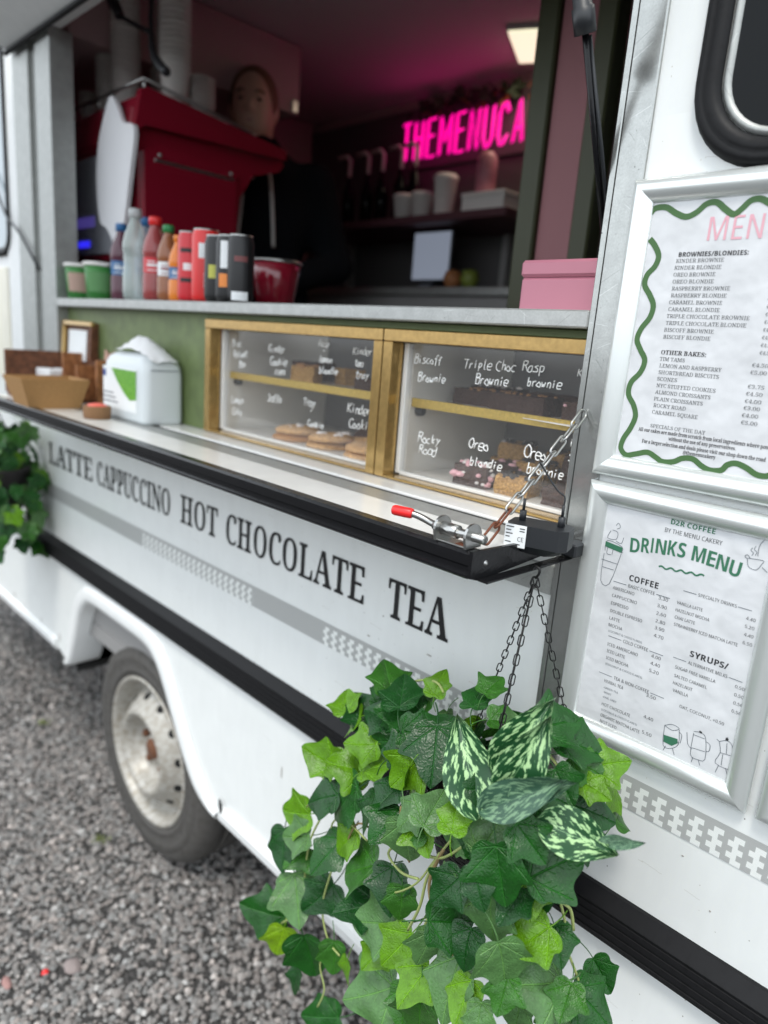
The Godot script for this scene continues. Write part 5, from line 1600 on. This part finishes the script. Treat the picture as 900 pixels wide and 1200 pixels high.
	part(o, "pot_filling", lathe_mesh([Vector2(.0225, .0265), Vector2(.020, .0315), Vector2(.012, .034), Vector2(0, .034)], 20), mat("pink_wax", lin(.75, .14, .10), .5))
	# little framed card leaning at the post
	var f := thing("photo_frame", "small gold photo frame leaning on the green panel by the post", "picture frame", Vector3(-2.03, 1.398, -.004))
	f.rotation.x = -.06
	part(f, "frame_body", blk(Vector3(-.100, .0, -.02), Vector3(.098, .102, -.010), .002), M.crate_wood)
	part(f, "frame_top", blk(Vector3(-.102, .091, -.0095), Vector3(.100, .104, .004), .002), M.gold)
	part(f, "frame_side", blk(Vector3(.088, .0, -.0095), Vector3(.100, .0905, .004), .002), M.crate_wood)
	part(f, "frame_side", blk(Vector3(-.102, .0, -.0095), Vector3(-.090, .0905, .004), .002), M.gold)
	part(f, "card", blk(Vector3(-.080, -.004, -.0093), Vector3(.045, .080, -.0080), .0005), M.label_white)
	# paper straws wrapper behind dispenser
	var pk := thing("straw_bundle", "pale pink bundle of paper straws behind the dispenser", "straws", Vector3(-1.86, y, -.024))
	for i in 14:
		var a := Vector3(rr.randf_range(-.03, .03), .0, rr.randf_range(-.003, .003))
		part(pk, "straw", tube_mesh([a, a + Vector3(rr.randf_range(-.014, .014), rr.randf_range(.125, .145), rr.randf_range(-.002, .002))], .003, 6), mat("straw_pink", lin(.55, .33, .26), .7) if i == 0 else M.straw_pink)
	# black plug adaptor hanging over the counter corner
	var ad := thing("plug_adaptor", "black plastic plug adaptor with white rating label on the counter corner", "adaptor", Vector3(-.4215, 1.2945, .098))
	ad.rotation.y = .30
	var s2 := nst()
	var bh := .018
	var ring := [[-.0165, .020, .012], [-.006, .036, .022], [bh, .036, .022]]
	var rgs := []
	for r in ring:
		var q := []
		var cw := .009
		var hw: float = r[1]
		var hd: float = r[2]
		for e in [[-hw + cw, -hd], [hw - cw, -hd], [hw, -hd + cw], [hw, hd - cw], [hw - cw, hd], [-hw + cw, hd], [-hw, hd - cw], [-hw, -hd + cw]]:
			q.append(Vector3(e[0], r[0], e[1]))
		rgs.append(q)
	for i in 2:
		for j in 8:
			face_out(s2, [rgs[i][j], rgs[i][(j + 1) % 8], rgs[i + 1][(j + 1) % 8], rgs[i + 1][j]], Vector3.ZERO)
	face_out(s2, rgs[2].duplicate(), Vector3.ZERO)
	face_out(s2, rgs[0].duplicate(), Vector3.ZERO)
	part(ad, "adaptor_body", done(s2), M.black_plastic)
	var lb := part(ad, "rating_label", blk(Vector3(-.0355, -.009, .0222), Vector3(-.010, .0175, .0226), .0001), M.label_white)
	write(lb, "printed_mark", "CE", Vector3(-.0195, -.0015, .0229), .0052, M.print_dark, font("Droid Sans"), .007)
	for q in [[-.034, .014, .009], [-.034, .010, .006], [-.034, .006, .008], [-.034, .002, .005], [-.034, -.004, .007], [-.018, .010, .006], [-.018, .013, .006], [-.021, -.006, .005]]:
		part(lb, "printed_line", blk(Vector3(q[0], q[1], .0227), Vector3(q[0] + q[2], q[1] + .0012, .0229), .00005), M.print_dark)
	for px in [-.024, .022]:
		part(ad, "pin", tube_mesh([Vector3(px, bh, -.004), Vector3(px, bh + .012, -.004)], .0042, 8), M.black_plastic)
		part(ad, "pin_tip", tube_mesh([Vector3(px, bh + .012, -.004), Vector3(px, bh + .026, -.004)], .0018, 6), M.black_plastic)
	part(ad, "wire", tube_mesh(smooth_line([Vector3(.022, bh + .026, -.004), Vector3(.0215, bh + .036, -.004), Vector3(.012, bh + .043, -.002), Vector3(-.004, bh + .063, 0), Vector3(-.010, bh + .072, .004)], 4), .0011, 6), M.black_plastic)

# ---------------- the person serving ----------------
func smin(a: float, b: float, k: float) -> float:
	var h := clampf(.5 + .5 * (b - a) / k, 0.0, 1.0)
	return lerpf(b, a, h) - k * h * (1.0 - h)
func capsule(p: Vector3, a: Vector3, b: Vector3, ra: float, rb: float) -> float:
	var d := b - a
	var t := clampf((p - a).dot(d) / d.length_squared(), 0.0, 1.0)
	return p.distance_to(a + d * t) - lerpf(ra, rb, t)
func ellipsoid(p: Vector3, c: Vector3, r: Vector3) -> float:
	var q := (p - c) / r
	return (q.length() - 1.0) * minf(r.x, minf(r.y, r.z))
# surface nets over a box
func nets(lo: Vector3, hi: Vector3, cell: float, f: Callable) -> ArrayMesh:
	var nx := int((hi.x - lo.x) / cell) + 1
	var ny := int((hi.y - lo.y) / cell) + 1
	var nz := int((hi.z - lo.z) / cell) + 1
	var val := PackedFloat32Array()
	val.resize(nx * ny * nz)
	for k in nz:
		for j in ny:
			for i in nx:
				val[(k * ny + j) * nx + i] = f.call(lo + Vector3(i, j, k) * cell)
	var vert := {}
	var s := nst(true)
	var at := func(i: int, j: int, k: int) -> int: return (k * ny + j) * nx + i
	var get_v := func(i: int, j: int, k: int) -> Vector3:
		var id: int = at.call(i, j, k)
		if vert.has(id): return vert[id]
		var sum := Vector3.ZERO
		var n := 0
		var cs := [Vector3i(0, 0, 0), Vector3i(1, 0, 0), Vector3i(0, 1, 0), Vector3i(1, 1, 0), Vector3i(0, 0, 1), Vector3i(1, 0, 1), Vector3i(0, 1, 1), Vector3i(1, 1, 1)]
		for a in 8:
			for b in range(a + 1, 8):
				var dd: Vector3i = cs[a] - cs[b]
				if absi(dd.x) + absi(dd.y) + absi(dd.z) != 1: continue
				var va := val[at.call(i + cs[a].x, j + cs[a].y, k + cs[a].z)]
				var vb := val[at.call(i + cs[b].x, j + cs[b].y, k + cs[b].z)]
				if (va < 0.0) == (vb < 0.0): continue
				sum += Vector3(cs[a]).lerp(Vector3(cs[b]), va / (va - vb))
				n += 1
		var r: Vector3 = lo + (Vector3(i, j, k) + sum / maxf(n, 1)) * cell
		vert[id] = r
		return r
	for k in range(1, nz - 1):
		for j in range(1, ny - 1):
			for i in range(1, nx - 1):
				var v0 := val[(k * ny + j) * nx + i]
				var in0 := v0 < 0.0
				if in0 != (val[(k * ny + j) * nx + i + 1] < 0.0):
					var q := [get_v.call(i, j - 1, k - 1), get_v.call(i, j, k - 1), get_v.call(i, j, k), get_v.call(i, j - 1, k)]
					if not in0: q.reverse()
					quad(s, q[0], q[3], q[2], q[1])
				if in0 != (val[(k * ny + j + 1) * nx + i] < 0.0):
					var q := [get_v.call(i - 1, j, k - 1), get_v.call(i - 1, j, k), get_v.call(i, j, k), get_v.call(i, j, k - 1)]
					if not in0: q.reverse()
					quad(s, q[0], q[3], q[2], q[1])
				if in0 != (val[((k + 1) * ny + j) * nx + i] < 0.0):
					var q := [get_v.call(i - 1, j - 1, k), get_v.call(i, j - 1, k), get_v.call(i, j, k), get_v.call(i - 1, j, k)]
					if not in0: q.reverse()
					quad(s, q[0], q[3], q[2], q[1])
	return done(s)

func person() -> void:
	# stands on the van floor behind the machine, turned towards the hatch
	var o := thing("person", "person in a black hoodie with white drawstrings standing behind the coffee machine", "person", Vector3(-2.225, .60, -.74))
	o.rotation.y = .85
	# local frame: faces +z, height about 1.76 m
	var head := func(p: Vector3) -> float:
		var d := ellipsoid(p, Vector3(-.035, 1.660, .03), Vector3(.072, .105, .092))
		d = smin(d, ellipsoid(p, Vector3(-.035, 1.60, .055), Vector3(.056, .062, .062)), .03)
		d = smin(d, capsule(p, Vector3(-.035, 1.660, .112), Vector3(-.035, 1.626, .130), .007, .0105), .016)
		d = smin(d, capsule(p, Vector3(-.055, 1.672, .108), Vector3(-.015, 1.672, .108), .010, .010), .02)
		for sx in [-1.0, 1.0]:
			d = smin(d, ellipsoid(p, Vector3(-.035 + sx * .076, 1.642, .015), Vector3(.010, .030, .018)), .008)
			d = maxf(d, -ellipsoid(p, Vector3(-.035 + sx * .030, 1.653, .126), Vector3(.014, .009, .012)) * 1.0)
		d = smin(d, capsule(p, Vector3(-.035, 1.62, .0), Vector3(-.01, 1.42, -.03), .055, .062), .03)
		return d
	part(o, "body", nets(Vector3(-.15, 1.38, -.12), Vector3(.10, 1.78, .17), .008, head), M.skin)
	for sx in [-1.0, 1.0]:
		part(o, "eye", lathe_mesh([Vector2(0, .006), Vector2(.006, .004), Vector2(.009, 0), Vector2(.006, -.004), Vector2(0, -.006)], 12, true, Vector3(-.035 + sx * .030, 1.653, .112)), M.eye_dark)
	for sx in [-1.0, 1.0]:
		part(o, "eyebrow", tube_mesh([Vector3(-.035 + sx * .016, 1.674, .121), Vector3(-.035 + sx * .032, 1.679, .117), Vector3(-.035 + sx * .046, 1.674, .106)], .0038, 6), M.hair_brown)
	part(o, "mouth", tube_mesh(smooth_line([Vector3(-.056, 1.592, .108), Vector3(-.045, 1.591, .115), Vector3(-.035, 1.591, .117), Vector3(-.025, 1.591, .115), Vector3(-.014, 1.592, .108)], 3), .004, 6), M.lip)
	var hair := func(p: Vector3) -> float:
		var d := ellipsoid(p, Vector3(-.035, 1.675, .010), Vector3(.083, .108, .098))
		var cut := capsule(p, Vector3(-.035, 1.585, .14), Vector3(-.035, 1.652, .148), .083, .066)
		var low := (1.61 + (.03 - p.z) * -.25) - p.y
		return maxf(maxf(d, -cut), low)
	part(o, "hair", nets(Vector3(-.15, 1.56, -.12), Vector3(.10, 1.81, .17), .008, hair), M.hair_brown)
	var top := func(p: Vector3) -> float:
		var d := capsule(p, Vector3(-.01, 1.36, -.03), Vector3(0, .98, -.01), .125, .135)
		d = smin(d, ellipsoid(p, Vector3(0, 1.25, -.005), Vector3(.185, .20, .125)), .06)
		d = smin(d, ellipsoid(p, Vector3(0, .98, 0), Vector3(.175, .12, .135)), .06)
		d = smin(d, capsule(p, Vector3(-.012, 1.46, -.06), Vector3(-.012, 1.44, .035), .075, .070), .03)
		d = maxf(d, -capsule(p, Vector3(-.02, 1.48, .0), Vector3(-.03, 1.60, .03), .06, .075))
		for sx in [-1.0, 1.0]:
			var sh := Vector3(sx * .185, 1.37, -.02)
			var el := Vector3(sx * .275, 1.10, -.01)
			var wr := Vector3(sx * .10, 1.02, .16)
			d = smin(d, capsule(p, sh, el, .072, .056), .05)
			d = smin(d, capsule(p, el, wr, .056, .045), .03)
		return d
	var hd := part(o, "hoodie", nets(Vector3(-.40, .82, -.24), Vector3(.40, 1.60, .26), .016, top), M.hoodie, Transform3D(Basis(), Vector3(0, .065, 0)))
	for sx in [-1.0, 1.0]:
		part(hd, "drawstring", tube_mesh(smooth_line([Vector3(-.015 + sx * .035, 1.425, .095), Vector3(-.01 + sx * .045, 1.38, .122), Vector3(sx * .05, 1.28, .138), Vector3(sx * .062, 1.13, .150)], 4), .0065, 7), M.cord_white)
	part(hd, "drawstring_knot", tube_mesh(smooth_line([Vector3(-.055, 1.415, .10), Vector3(-.075, 1.37, .118), Vector3(-.055, 1.335, .13), Vector3(-.02, 1.345, .134), Vector3(.01, 1.375, .128)], 4), .006, 7), M.cord_white)
	var legs := func(p: Vector3) -> float:
		var d := ellipsoid(p, Vector3(0, .90, 0), Vector3(.165, .12, .12))
		for sx in [-1.0, 1.0]:
			d = smin(d, capsule(p, Vector3(sx * .09, .86, 0), Vector3(sx * .10, .47, .02), .085, .060), .04)
			d = smin(d, capsule(p, Vector3(sx * .10, .47, .02), Vector3(sx * .10, .09, -.01), .058, .045), .02)
			d = smin(d, capsule(p, Vector3(sx * .10, .045, -.03), Vector3(sx * .11, .04, .14), .044, .040), .02)
		return d
	part(o, "trousers", nets(Vector3(-.26, -.02, -.18), Vector3(.26, 1.06, .24), .022, legs), M.trousers)

# ---------------- ivy ----------------
func leaf_mesh(variant: int) -> ArrayMesh:
	# five-lobed ivy leaf, stalk at the origin, tip at (0, 1), face along +z
	var r := RandomNumberGenerator.new()
	r.seed = 300 + variant
	var half := [Vector2(0, 0), Vector2(.11, -.065), Vector2(.25, -.075), Vector2(.385, .01), Vector2(.415, .12), Vector2(.425, .22), Vector2(.475, .32), Vector2(.575, .465), Vector2(.49, .535), Vector2(.395, .565), Vector2(.315, .65), Vector2(.215, .80), Vector2(.095, .935), Vector2(0, 1.0)]
	var lob := r.randf_range(.85, 1.12)
	var slim := r.randf_range(.86, 1.08)
	var skew := r.randf_range(-.10, .10)
	var outl := []
	for sgn in [1.0, -1.0]:
		var q := []
		for p in half:
			var w := Vector2(p.x * slim, p.y)
			if p.x > .42: w.x *= lob
			w += Vector2(r.randf_range(-.014, .014), r.randf_range(-.014, .014)) * (1.0 if p.x > 0 else 0.0)
			q.append(Vector2(w.x * sgn, w.y))
		q = smooth_line(q, 3)
		if sgn < 0:
			q.reverse()
			q.remove_at(0)
			q.remove_at(q.size() - 1)
		outl.append_array(q)
	var fold := r.randf_range(.02, .34)
	var droop := r.randf_range(.0, .75)
	var cup := r.randf_range(-.5, .6)
	var wave := r.randf_range(.025, .075)
	var ph := r.randf() * TAU
	var lift := func(p: Vector2) -> Vector3:
		var z := fold * absf(p.x) - droop * p.y * p.y * .55 - cup * p.x * p.x
		z += wave * sin(p.x * 9.0 + ph) * (absf(p.x) + .2) + wave * sin(p.y * 8.0 + ph * 1.7) * absf(p.x) * 2.0
		return Vector3(p.x + skew * p.y * p.y, p.y * (1.0 - droop * .12), z)
	var s := nst(true)
	var put := func(p: Vector2) -> void:
		s.set_uv(Vector2((p.x + .75) / 1.5, (1.15 - p.y) / 1.4))
		s.add_vertex(lift.call(p))
	var n := outl.size()
	var spine := func(p: Vector2) -> Vector2: return Vector2(0, clampf(p.y * .75 + .12, .05, .85))
	var steps := [0.0, .3, .65, 1.0]
	for i in n:
		var a: Vector2 = outl[i]
		var b: Vector2 = outl[(i + 1) % n]
		var sa: Vector2 = spine.call(a)
		var sb: Vector2 = spine.call(b)
		for k in 3:
			var a0 := sa.lerp(a, steps[k])
			var a1 := sa.lerp(a, steps[k + 1])
			var b0 := sb.lerp(b, steps[k])
			var b1 := sb.lerp(b, steps[k + 1])
			put.call(a0); put.call(a1); put.call(b1)
			if a0.distance_to(b0) > 1e-5:
				put.call(a0); put.call(b1); put.call(b0)
	# its stalk
	s.set_uv(Vector2(.5, .82))
	tube(s, smooth_line([Vector3(0, .04, -.005), Vector3(0, -.12, -.02), Vector3(.03, -.30, -.09), Vector3(.09, -.46, -.20)], 3), .014, 5)
	return done(s)

func lance_mesh(variant: int, wide: float) -> ArrayMesh:
	# broad pointed variegated leaf
	var s := nst(true)
	var r := RandomNumberGenerator.new()
	r.seed = 800 + variant
	var bend := r.randf_range(.15, .4)
	var twist := r.randf_range(-.3, .3)
	var nl := 16
	var nw := 8
	var P := func(i: int, j: int) -> Vector3:
		var t := float(i) / nl
		var w := wide * pow(sin(PI * clampf(pow(t, .78) * .97 + .03, 0.0, 1.0)), .85) * (1.0 - t * .12)
		var x := (float(j) / nw * 2.0 - 1.0)
		var z := .22 * wide * absf(x) * 2.0 - bend * t * t * .7 + .02 * sin(t * 11.0 + variant) * x
		return Vector3(x * w, t, z).rotated(Vector3.UP, twist * t)
	for i in nl:
		for j in nw:
			for q in [[i, j], [i + 1, j], [i + 1, j + 1], [i, j], [i + 1, j + 1], [i, j + 1]]:
				s.set_uv(Vector2(float(q[1]) / nw, 1.0 - float(q[0]) / nl))
				s.add_vertex(P.call(q[0], q[1]))
	return done(s)

var ivy := []
# leaf whose middle lies at p, tip pointing along image angle (degrees, 0 right, 90 down), facing about towards nrm
func set_leaf(par: Node3D, p: Vector3, ang: float, size: float, colour: String, nrm: Vector3, roll := 0.0, tilt := 0.0) -> void:
	if ivy.is_empty():
		for k in 14: ivy.append(leaf_mesh(k))
	var a := deg_to_rad(ang)
	var dir := view * Vector3(cos(a), -sin(a), 0)
	var n := nrm.normalized()
	dir = (dir - n * dir.dot(n)).normalized()
	dir = dir.rotated(n, roll)
	var side := dir.cross(n).normalized()
	var b := Basis(side, dir, n).rotated(side, tilt)
	var stalk := p - b.y * size * .42
	part(par, "leaf", ivy[rng.randi() % ivy.size()], M["leaf_" + colour], Transform3D(b.scaled_local(Vector3.ONE * size), stalk - par.position))

func vine(par: Node3D, pts: Array, r: float, m: Material) -> void:
	var q := []
	for p in pts: q.append(p - par.position)
	part(par, "vine", tube_mesh(smooth_line(q, 5), r, 6), m)

func pot(par: Node3D, rim_y: float, R: float, h: float) -> void:
	# woven dark pot: many thin hoops on a tapering shell
	var prof := []
	for k in 25:
		var t := k / 24.0
		var rr := R * (.52 + .48 * pow(t, .6))
		prof.append(Vector2(rr, rim_y - h + t * h))
	var pr := [Vector2(0, rim_y - h)]
	pr.append_array(prof)
	pr.append(Vector2(R - .006, rim_y))
	pr.append(Vector2(R - .012, rim_y - .02))
	part(par, "pot_shell", lathe_mesh(pr, 40), M.pot_wicker)
	for k in range(1, 30):
		var t := k / 30.0
		var rr := R * (.52 + .48 * pow(t, .6)) + .0008
		var ring := []
		for i in 40:
			var a := TAU * i / 40
			ring.append(Vector3(cos(a) * (rr + .0008 * (1 if (i + k) % 2 == 0 else -1)), rim_y - h + t * h, sin(a) * (rr + .0008 * (1 if (i + k) % 2 == 0 else -1))))
		part(par, "wicker_hoop", tube_mesh(ring, .0019, 5, true), M.pot_wicker)
	part(par, "soil", lathe_mesh([Vector2(R - .008, rim_y - .018), Vector2(R * .5, rim_y - .008), Vector2(0, rim_y - .004)], 24), M.soil)

func basket_front() -> void:
	var hook := Vector3(-.4115, 1.2560, .112)
	var o := thing("hanging_basket", "hanging basket of trailing ivy and mottled leaves, on black chains under the counter corner", "hanging plant", hook, "ivy baskets hung from the counter")
	var rim := -.285
	pot(o, rim, .098, .15)
	part(o, "hook", tube_mesh(smooth_line([Vector3(0, -.004, 0), Vector3(.004, .002, 0), Vector3(.004, .008, 0), Vector3(-.003, .010, .0), Vector3(-.006, .004, 0)], 4), .0016, 6), M.chain_black)
	for a in [200.0, 75.0, -30.0]:
		var e := Vector3(cos(deg_to_rad(a)) * .096, rim, sin(deg_to_rad(a)) * .096)
		var c := holder(o, "chain")
		chain(c, Vector3(0, -.003, 0), e, .0135, .0031, .00075, M.chain_black, "link")
	# a plain wire beside the middle chain
	part(o, "wire", tube_mesh([Vector3(.001, -.01, .004), Vector3(.024, rim, .094)], .0011, 6), M.chain_black)
	# depth of a leaf read at a pixel: bulges out towards the viewer in the middle, hangs straight below
	var depth := func(u: float, v: float) -> float:
		var m := exp(-pow((u - 545.0) / 150.0, 2.0))
		var down := smoothstep(800.0, 960.0, v)
		return .112 + .135 * m * down + .03 * smoothstep(430.0, 330.0, u) - .05 * smoothstep(620.0, 730.0, u) * (1.0 - .3 * down)
	var seen := [
		[455, 793, -95, 50, "mid"], [472, 812, -100, 56, "deep"], [448, 812, -80, 36, "dark"], [470, 832, 195, 58, "dark"], [446, 838, 215, 50, "deep"], [410, 846, 188, 46, "lime"], [404, 822, -105, 36, "lime"], [425, 873, 185, 42, "lime"], [376, 889, 200, 46, "lime"], [388, 896, 170, 40, "lime"],
		[408, 901, 180, 50, "lime"], [441, 898, -8, 46, "lime"], [478, 903, 130, 54, "lime"], [402, 938, 165, 72, "dark"], [455, 930, 85, 50, "deep"], [378, 934, 185, 52, "deep"], [347, 954, 176, 46, "lime"], [384, 1000, 130, 56, "dark"], [347, 981, 168, 40, "sage"], [331, 993, 80, 48, "deep"],
		[476, 988, 85, 62, "sage"], [480, 956, 150, 48, "sage"], [507, 948, -70, 52, "sage"], [533, 956, -88, 46, "lime"], [420, 1019, 192, 62, "mid"], [310, 1071, 190, 56, "dark"], [328, 1104, 100, 42, "yellow"], [363, 1117, 70, 60, "dark"], [349, 1050, 75, 58, "sage"], [376, 1052, 140, 50, "deep"],
		[441, 1082, 170, 66, "sage"], [466, 1112, 125, 56, "lime"], [420, 1063, 155, 56, "deep"], [486, 1152, 115, 58, "lime"], [437, 1166, 170, 70, "sage"], [376, 1192, 175, 52, "dark"], [527, 1152, 80, 76, "sage"], [492, 1192, 100, 64, "mid"], [574, 978, -60, 62, "sage"], [597, 998, 30, 48, "yellow"],
		[586, 1022, 70, 72, "dark"], [648, 1015, -30, 76, "dark"], [632, 1042, 80, 54, "dark"], [622, 1052, 80, 46, "lime"], [624, 1100, 140, 58, "lime"], [573, 1075, 88, 66, "sage"], [591, 1130, 75, 68, "sage"], [630, 1155, 165, 76, "sage"], [655, 1106, 80, 46, "dark"], [527, 1081, 8, 60, "dark"],
		[524, 1042, 130, 52, "deep"], [524, 1030, -130, 34, "sage"], [543, 1172, 100, 54, "lime"], [692, 1176, 40, 58, "dark"], [664, 1172, 110, 44, "mid"], [652, 1194, 150, 50, "sage"], [560, 813, -95, 50, "dark"], [577, 804, -60, 36, "mid"], [652, 848, -25, 62, "dark"], [676, 872, 10, 62, "dark"],
		[688, 897, 30, 48, "mid"], [712, 894, -12, 48, "lime"], [697, 924, 40, 38, "lime"], [692, 950, 25, 58, "deep"], [592, 846, 10, 44, "mid"], [510, 880, 90, 72, "deep"], [520, 850, -60, 52, "dark"], [425, 830, -120, 50, "deep"], [500, 820, -30, 44, "mid"], [512, 800, -75, 36, "lime"],
		[458, 870, 170, 60, "dark"], [430, 950, 100, 50, "deep"], [455, 1040, 90, 54, "deep"], [405, 985, 150, 44, "lime"], [392, 1120, 85, 40, "mid"], [405, 1140, 80, 34, "lime"], [600, 1060, 100, 50, "deep"], [560, 1040, 80, 50, "deep"], [470, 1060, 100, 46, "mid"], [545, 1110, 90, 50, "deep"],
		[606, 1195, 95, 44, "sage"], [705, 1140, 65, 42, "dark"], [455, 965, 120, 54, "dark"], [560, 925, 180, 44, "deep"], [640, 930, 20, 50, "deep"], [660, 920, 60, 46, "dark"], [490, 860, 20, 48, "dark"], [470, 880, -30, 44, "deep"], [590, 1165, 100, 44, "mid"], [500, 1110, 110, 48, "sage"],
		[440, 1120, 130, 40, "lime"], [350, 1005, 120, 36, "mid"], [690, 985, 15, 46, "deep"], [620, 985, 60, 54, "dark"], [345, 1150, 80, 30, "deep"], [472, 1180, 90, 50, "mid"], [560, 1195, 80, 46, "sage"],
	]
	var mid := Vector3(-.40, .97, .10)
	for q in seen:
		var p := onz(q[0], q[1], depth.call(q[0], q[1]) + rng.randf_range(-.012, .022))
		var out := (p - mid).normalized()
		var n := (CAM - p).normalized() * .85 + out * .35 + Vector3(rng.randf_range(-.55, .55), rng.randf_range(-.35, .65), rng.randf_range(-.4, .4))
		set_leaf(o, p, q[2], q[3] * 1.03 * away(p) / FOCAL, q[4], n, rng.randf_range(-.15, .15), rng.randf_range(-.25, .25))
	# inner foliage that fills the basket
	for k in 62:
		var a := rng.randf() * TAU
		var rr := .135 * sqrt(rng.randf())
		var p := hook + Vector3(cos(a) * rr, rim + rng.randf_range(-.05, .085) * (1.15 - rr / .16), sin(a) * rr)
		if p.z < .02: continue
		var out := Vector3(cos(a), rng.randf_range(.1, 1.0), sin(a))
		var col: String = ["deep", "dark", "mid", "sage", "lime", "dark", "sage", "lime"][rng.randi() % 8]
		set_leaf(o, p, rng.randf() * 360, rng.randf_range(.034, .050), col, out, 0, rng.randf_range(-.4, .4))
	# mottled broad leaves from the middle
	var lan := [[562, 958, 535, 838, 29, "mottled", .02], [583, 905, 642, 826, 24, "mottled", .0], [588, 932, 645, 846, 25, "mottled", .015], [566, 948, 655, 920, 21, "dusty", .03], [600, 935, 668, 918, 15, "dusty", .02], [628, 962, 728, 1000, 26, "mottled", .0], [700, 985, 748, 982, 5, "dusty", -.01], [712, 992, 762, 988, 5, "dusty", -.01]]
	var kk := 0
	for q in lan:
		var z0: float = .215 + q[6]
		var a := onz(q[0], q[1], z0 + .01)
		var b := onz(q[2], q[3], z0 + (.0 if q[0] < 620 else -.03))
		var L := a.distance_to(b)
		var dir := (b - a).normalized()
		var n := (CAM - a).normalized()
		n = (n - dir * n.dot(dir)).normalized().rotated(dir, rng.randf_range(-.25, .25))
		var side := dir.cross(n)
		var wide: float = q[4] * 1.15 * away(a) / FOCAL / L
		part(o, "broad_leaf", lance_mesh(kk, wide), M["leaf_" + q[5]], Transform3D(Basis(side, dir, n).scaled_local(Vector3.ONE * L), a - hook))
		kk += 1
	# stems
	var Z := func(u: float, v: float, dz := 0.0) -> Vector3: return onz(u, v, depth.call(u, v) + dz)
	for st in [
		[[528, 985], [508, 1010], [488, 1035], [462, 1046], [440, 1040]], [[515, 1000], [500, 1030], [492, 1062], [478, 1090]], [[520, 995], [503, 1035], [510, 1075], [522, 1098], [530, 1120]], [[510, 1060], [498, 1085], [492, 1120], [488, 1140]], [[655, 1052], [662, 1080], [664, 1110], [678, 1150], [682, 1185]], [[652, 1055], [668, 1065], [672, 1090]],
		[[545, 990], [520, 1005], [500, 1003]], [[440, 975], [420, 965], [408, 985], [412, 1000]], [[430, 985], [402, 960], [388, 970], [392, 1015]], [[375, 960], [362, 990], [356, 1040], [352, 1090]], [[392, 1010], [378, 1060], [384, 1100], [398, 1120]], [[352, 1090], [340, 1078], [330, 1082]], [[385, 1105], [375, 1130], [380, 1160], [372, 1180]], [[590, 1030], [610, 1020], [640, 1060]],
		[[640, 880], [655, 900], [668, 925], [660, 950]], [[480, 800], [495, 797], [512, 800], [520, 812]], [[370, 935], [380, 920], [395, 915]], [[360, 945], [378, 925], [392, 922]], [[450, 862], [462, 855], [478, 850], [492, 858]], [[560, 1000], [548, 1030], [556, 1062]], [[470, 985], [455, 1000], [470, 1022], [490, 1030]], [[470, 945], [468, 985], [480, 1010]],
	]:
		var pts := []
		for q in st: pts.append(Z.call(q[0], q[1], -.004))
		vine(o, pts, .0013 + .0007 * rng.randf(), M.vine if rng.randf() < .75 else M.vine_brown)

func basket_back() -> void:
	var hook := Vector3(-2.30, 1.258, .14)
	var o := thing("hanging_basket", "far hanging basket of bushy ivy beyond the word LATTE, under the counter's other end", "hanging plant", hook, "ivy baskets hung from the counter")
	var rim := -.20
	pot(o, rim, .10, .15)
	for a in [200.0, 75.0, -40.0]:
		var e := Vector3(cos(deg_to_rad(a)) * .097, rim, sin(deg_to_rad(a)) * .097)
		var c := holder(o, "chain")
		chain(c, Vector3(0, -.003, 0), e, .0135, .0031, .0009, M.chain_black, "link")
	var r := rng
	for k in 230:
		var a := r.randf() * TAU
		var rr := .13 * pow(r.randf(), .45)
		var h := r.randf()
		var p := hook + Vector3(cos(a) * rr, rim + .11 - .40 * pow(h, 1.15), sin(a) * rr)
		if h > .35: 
			rr = .10 + .035 * r.randf()
			p.x = hook.x + cos(a) * rr; p.z = hook.z + sin(a) * rr
		# thinner towards the viewer's side below the rim, where the pot shows
		if p.y < hook.y + rim and sin(a) > .15 and cos(a) < .25 and r.randf() < .8: continue
		if p.z < .02: p.z = .02 + r.randf() * .03
		var out := Vector3(cos(a), r.randf_range(-.1, .9), sin(a))
		var col: String = ["dark", "dark", "mid", "deep", "sage", "mid", "lime"][r.randi() % 7]
		set_leaf(o, p, r.randf_range(30, 150), r.randf_range(.045, .068), col, out + (CAM - p).normalized() * .5, 0, r.randf_range(-.4, .4))
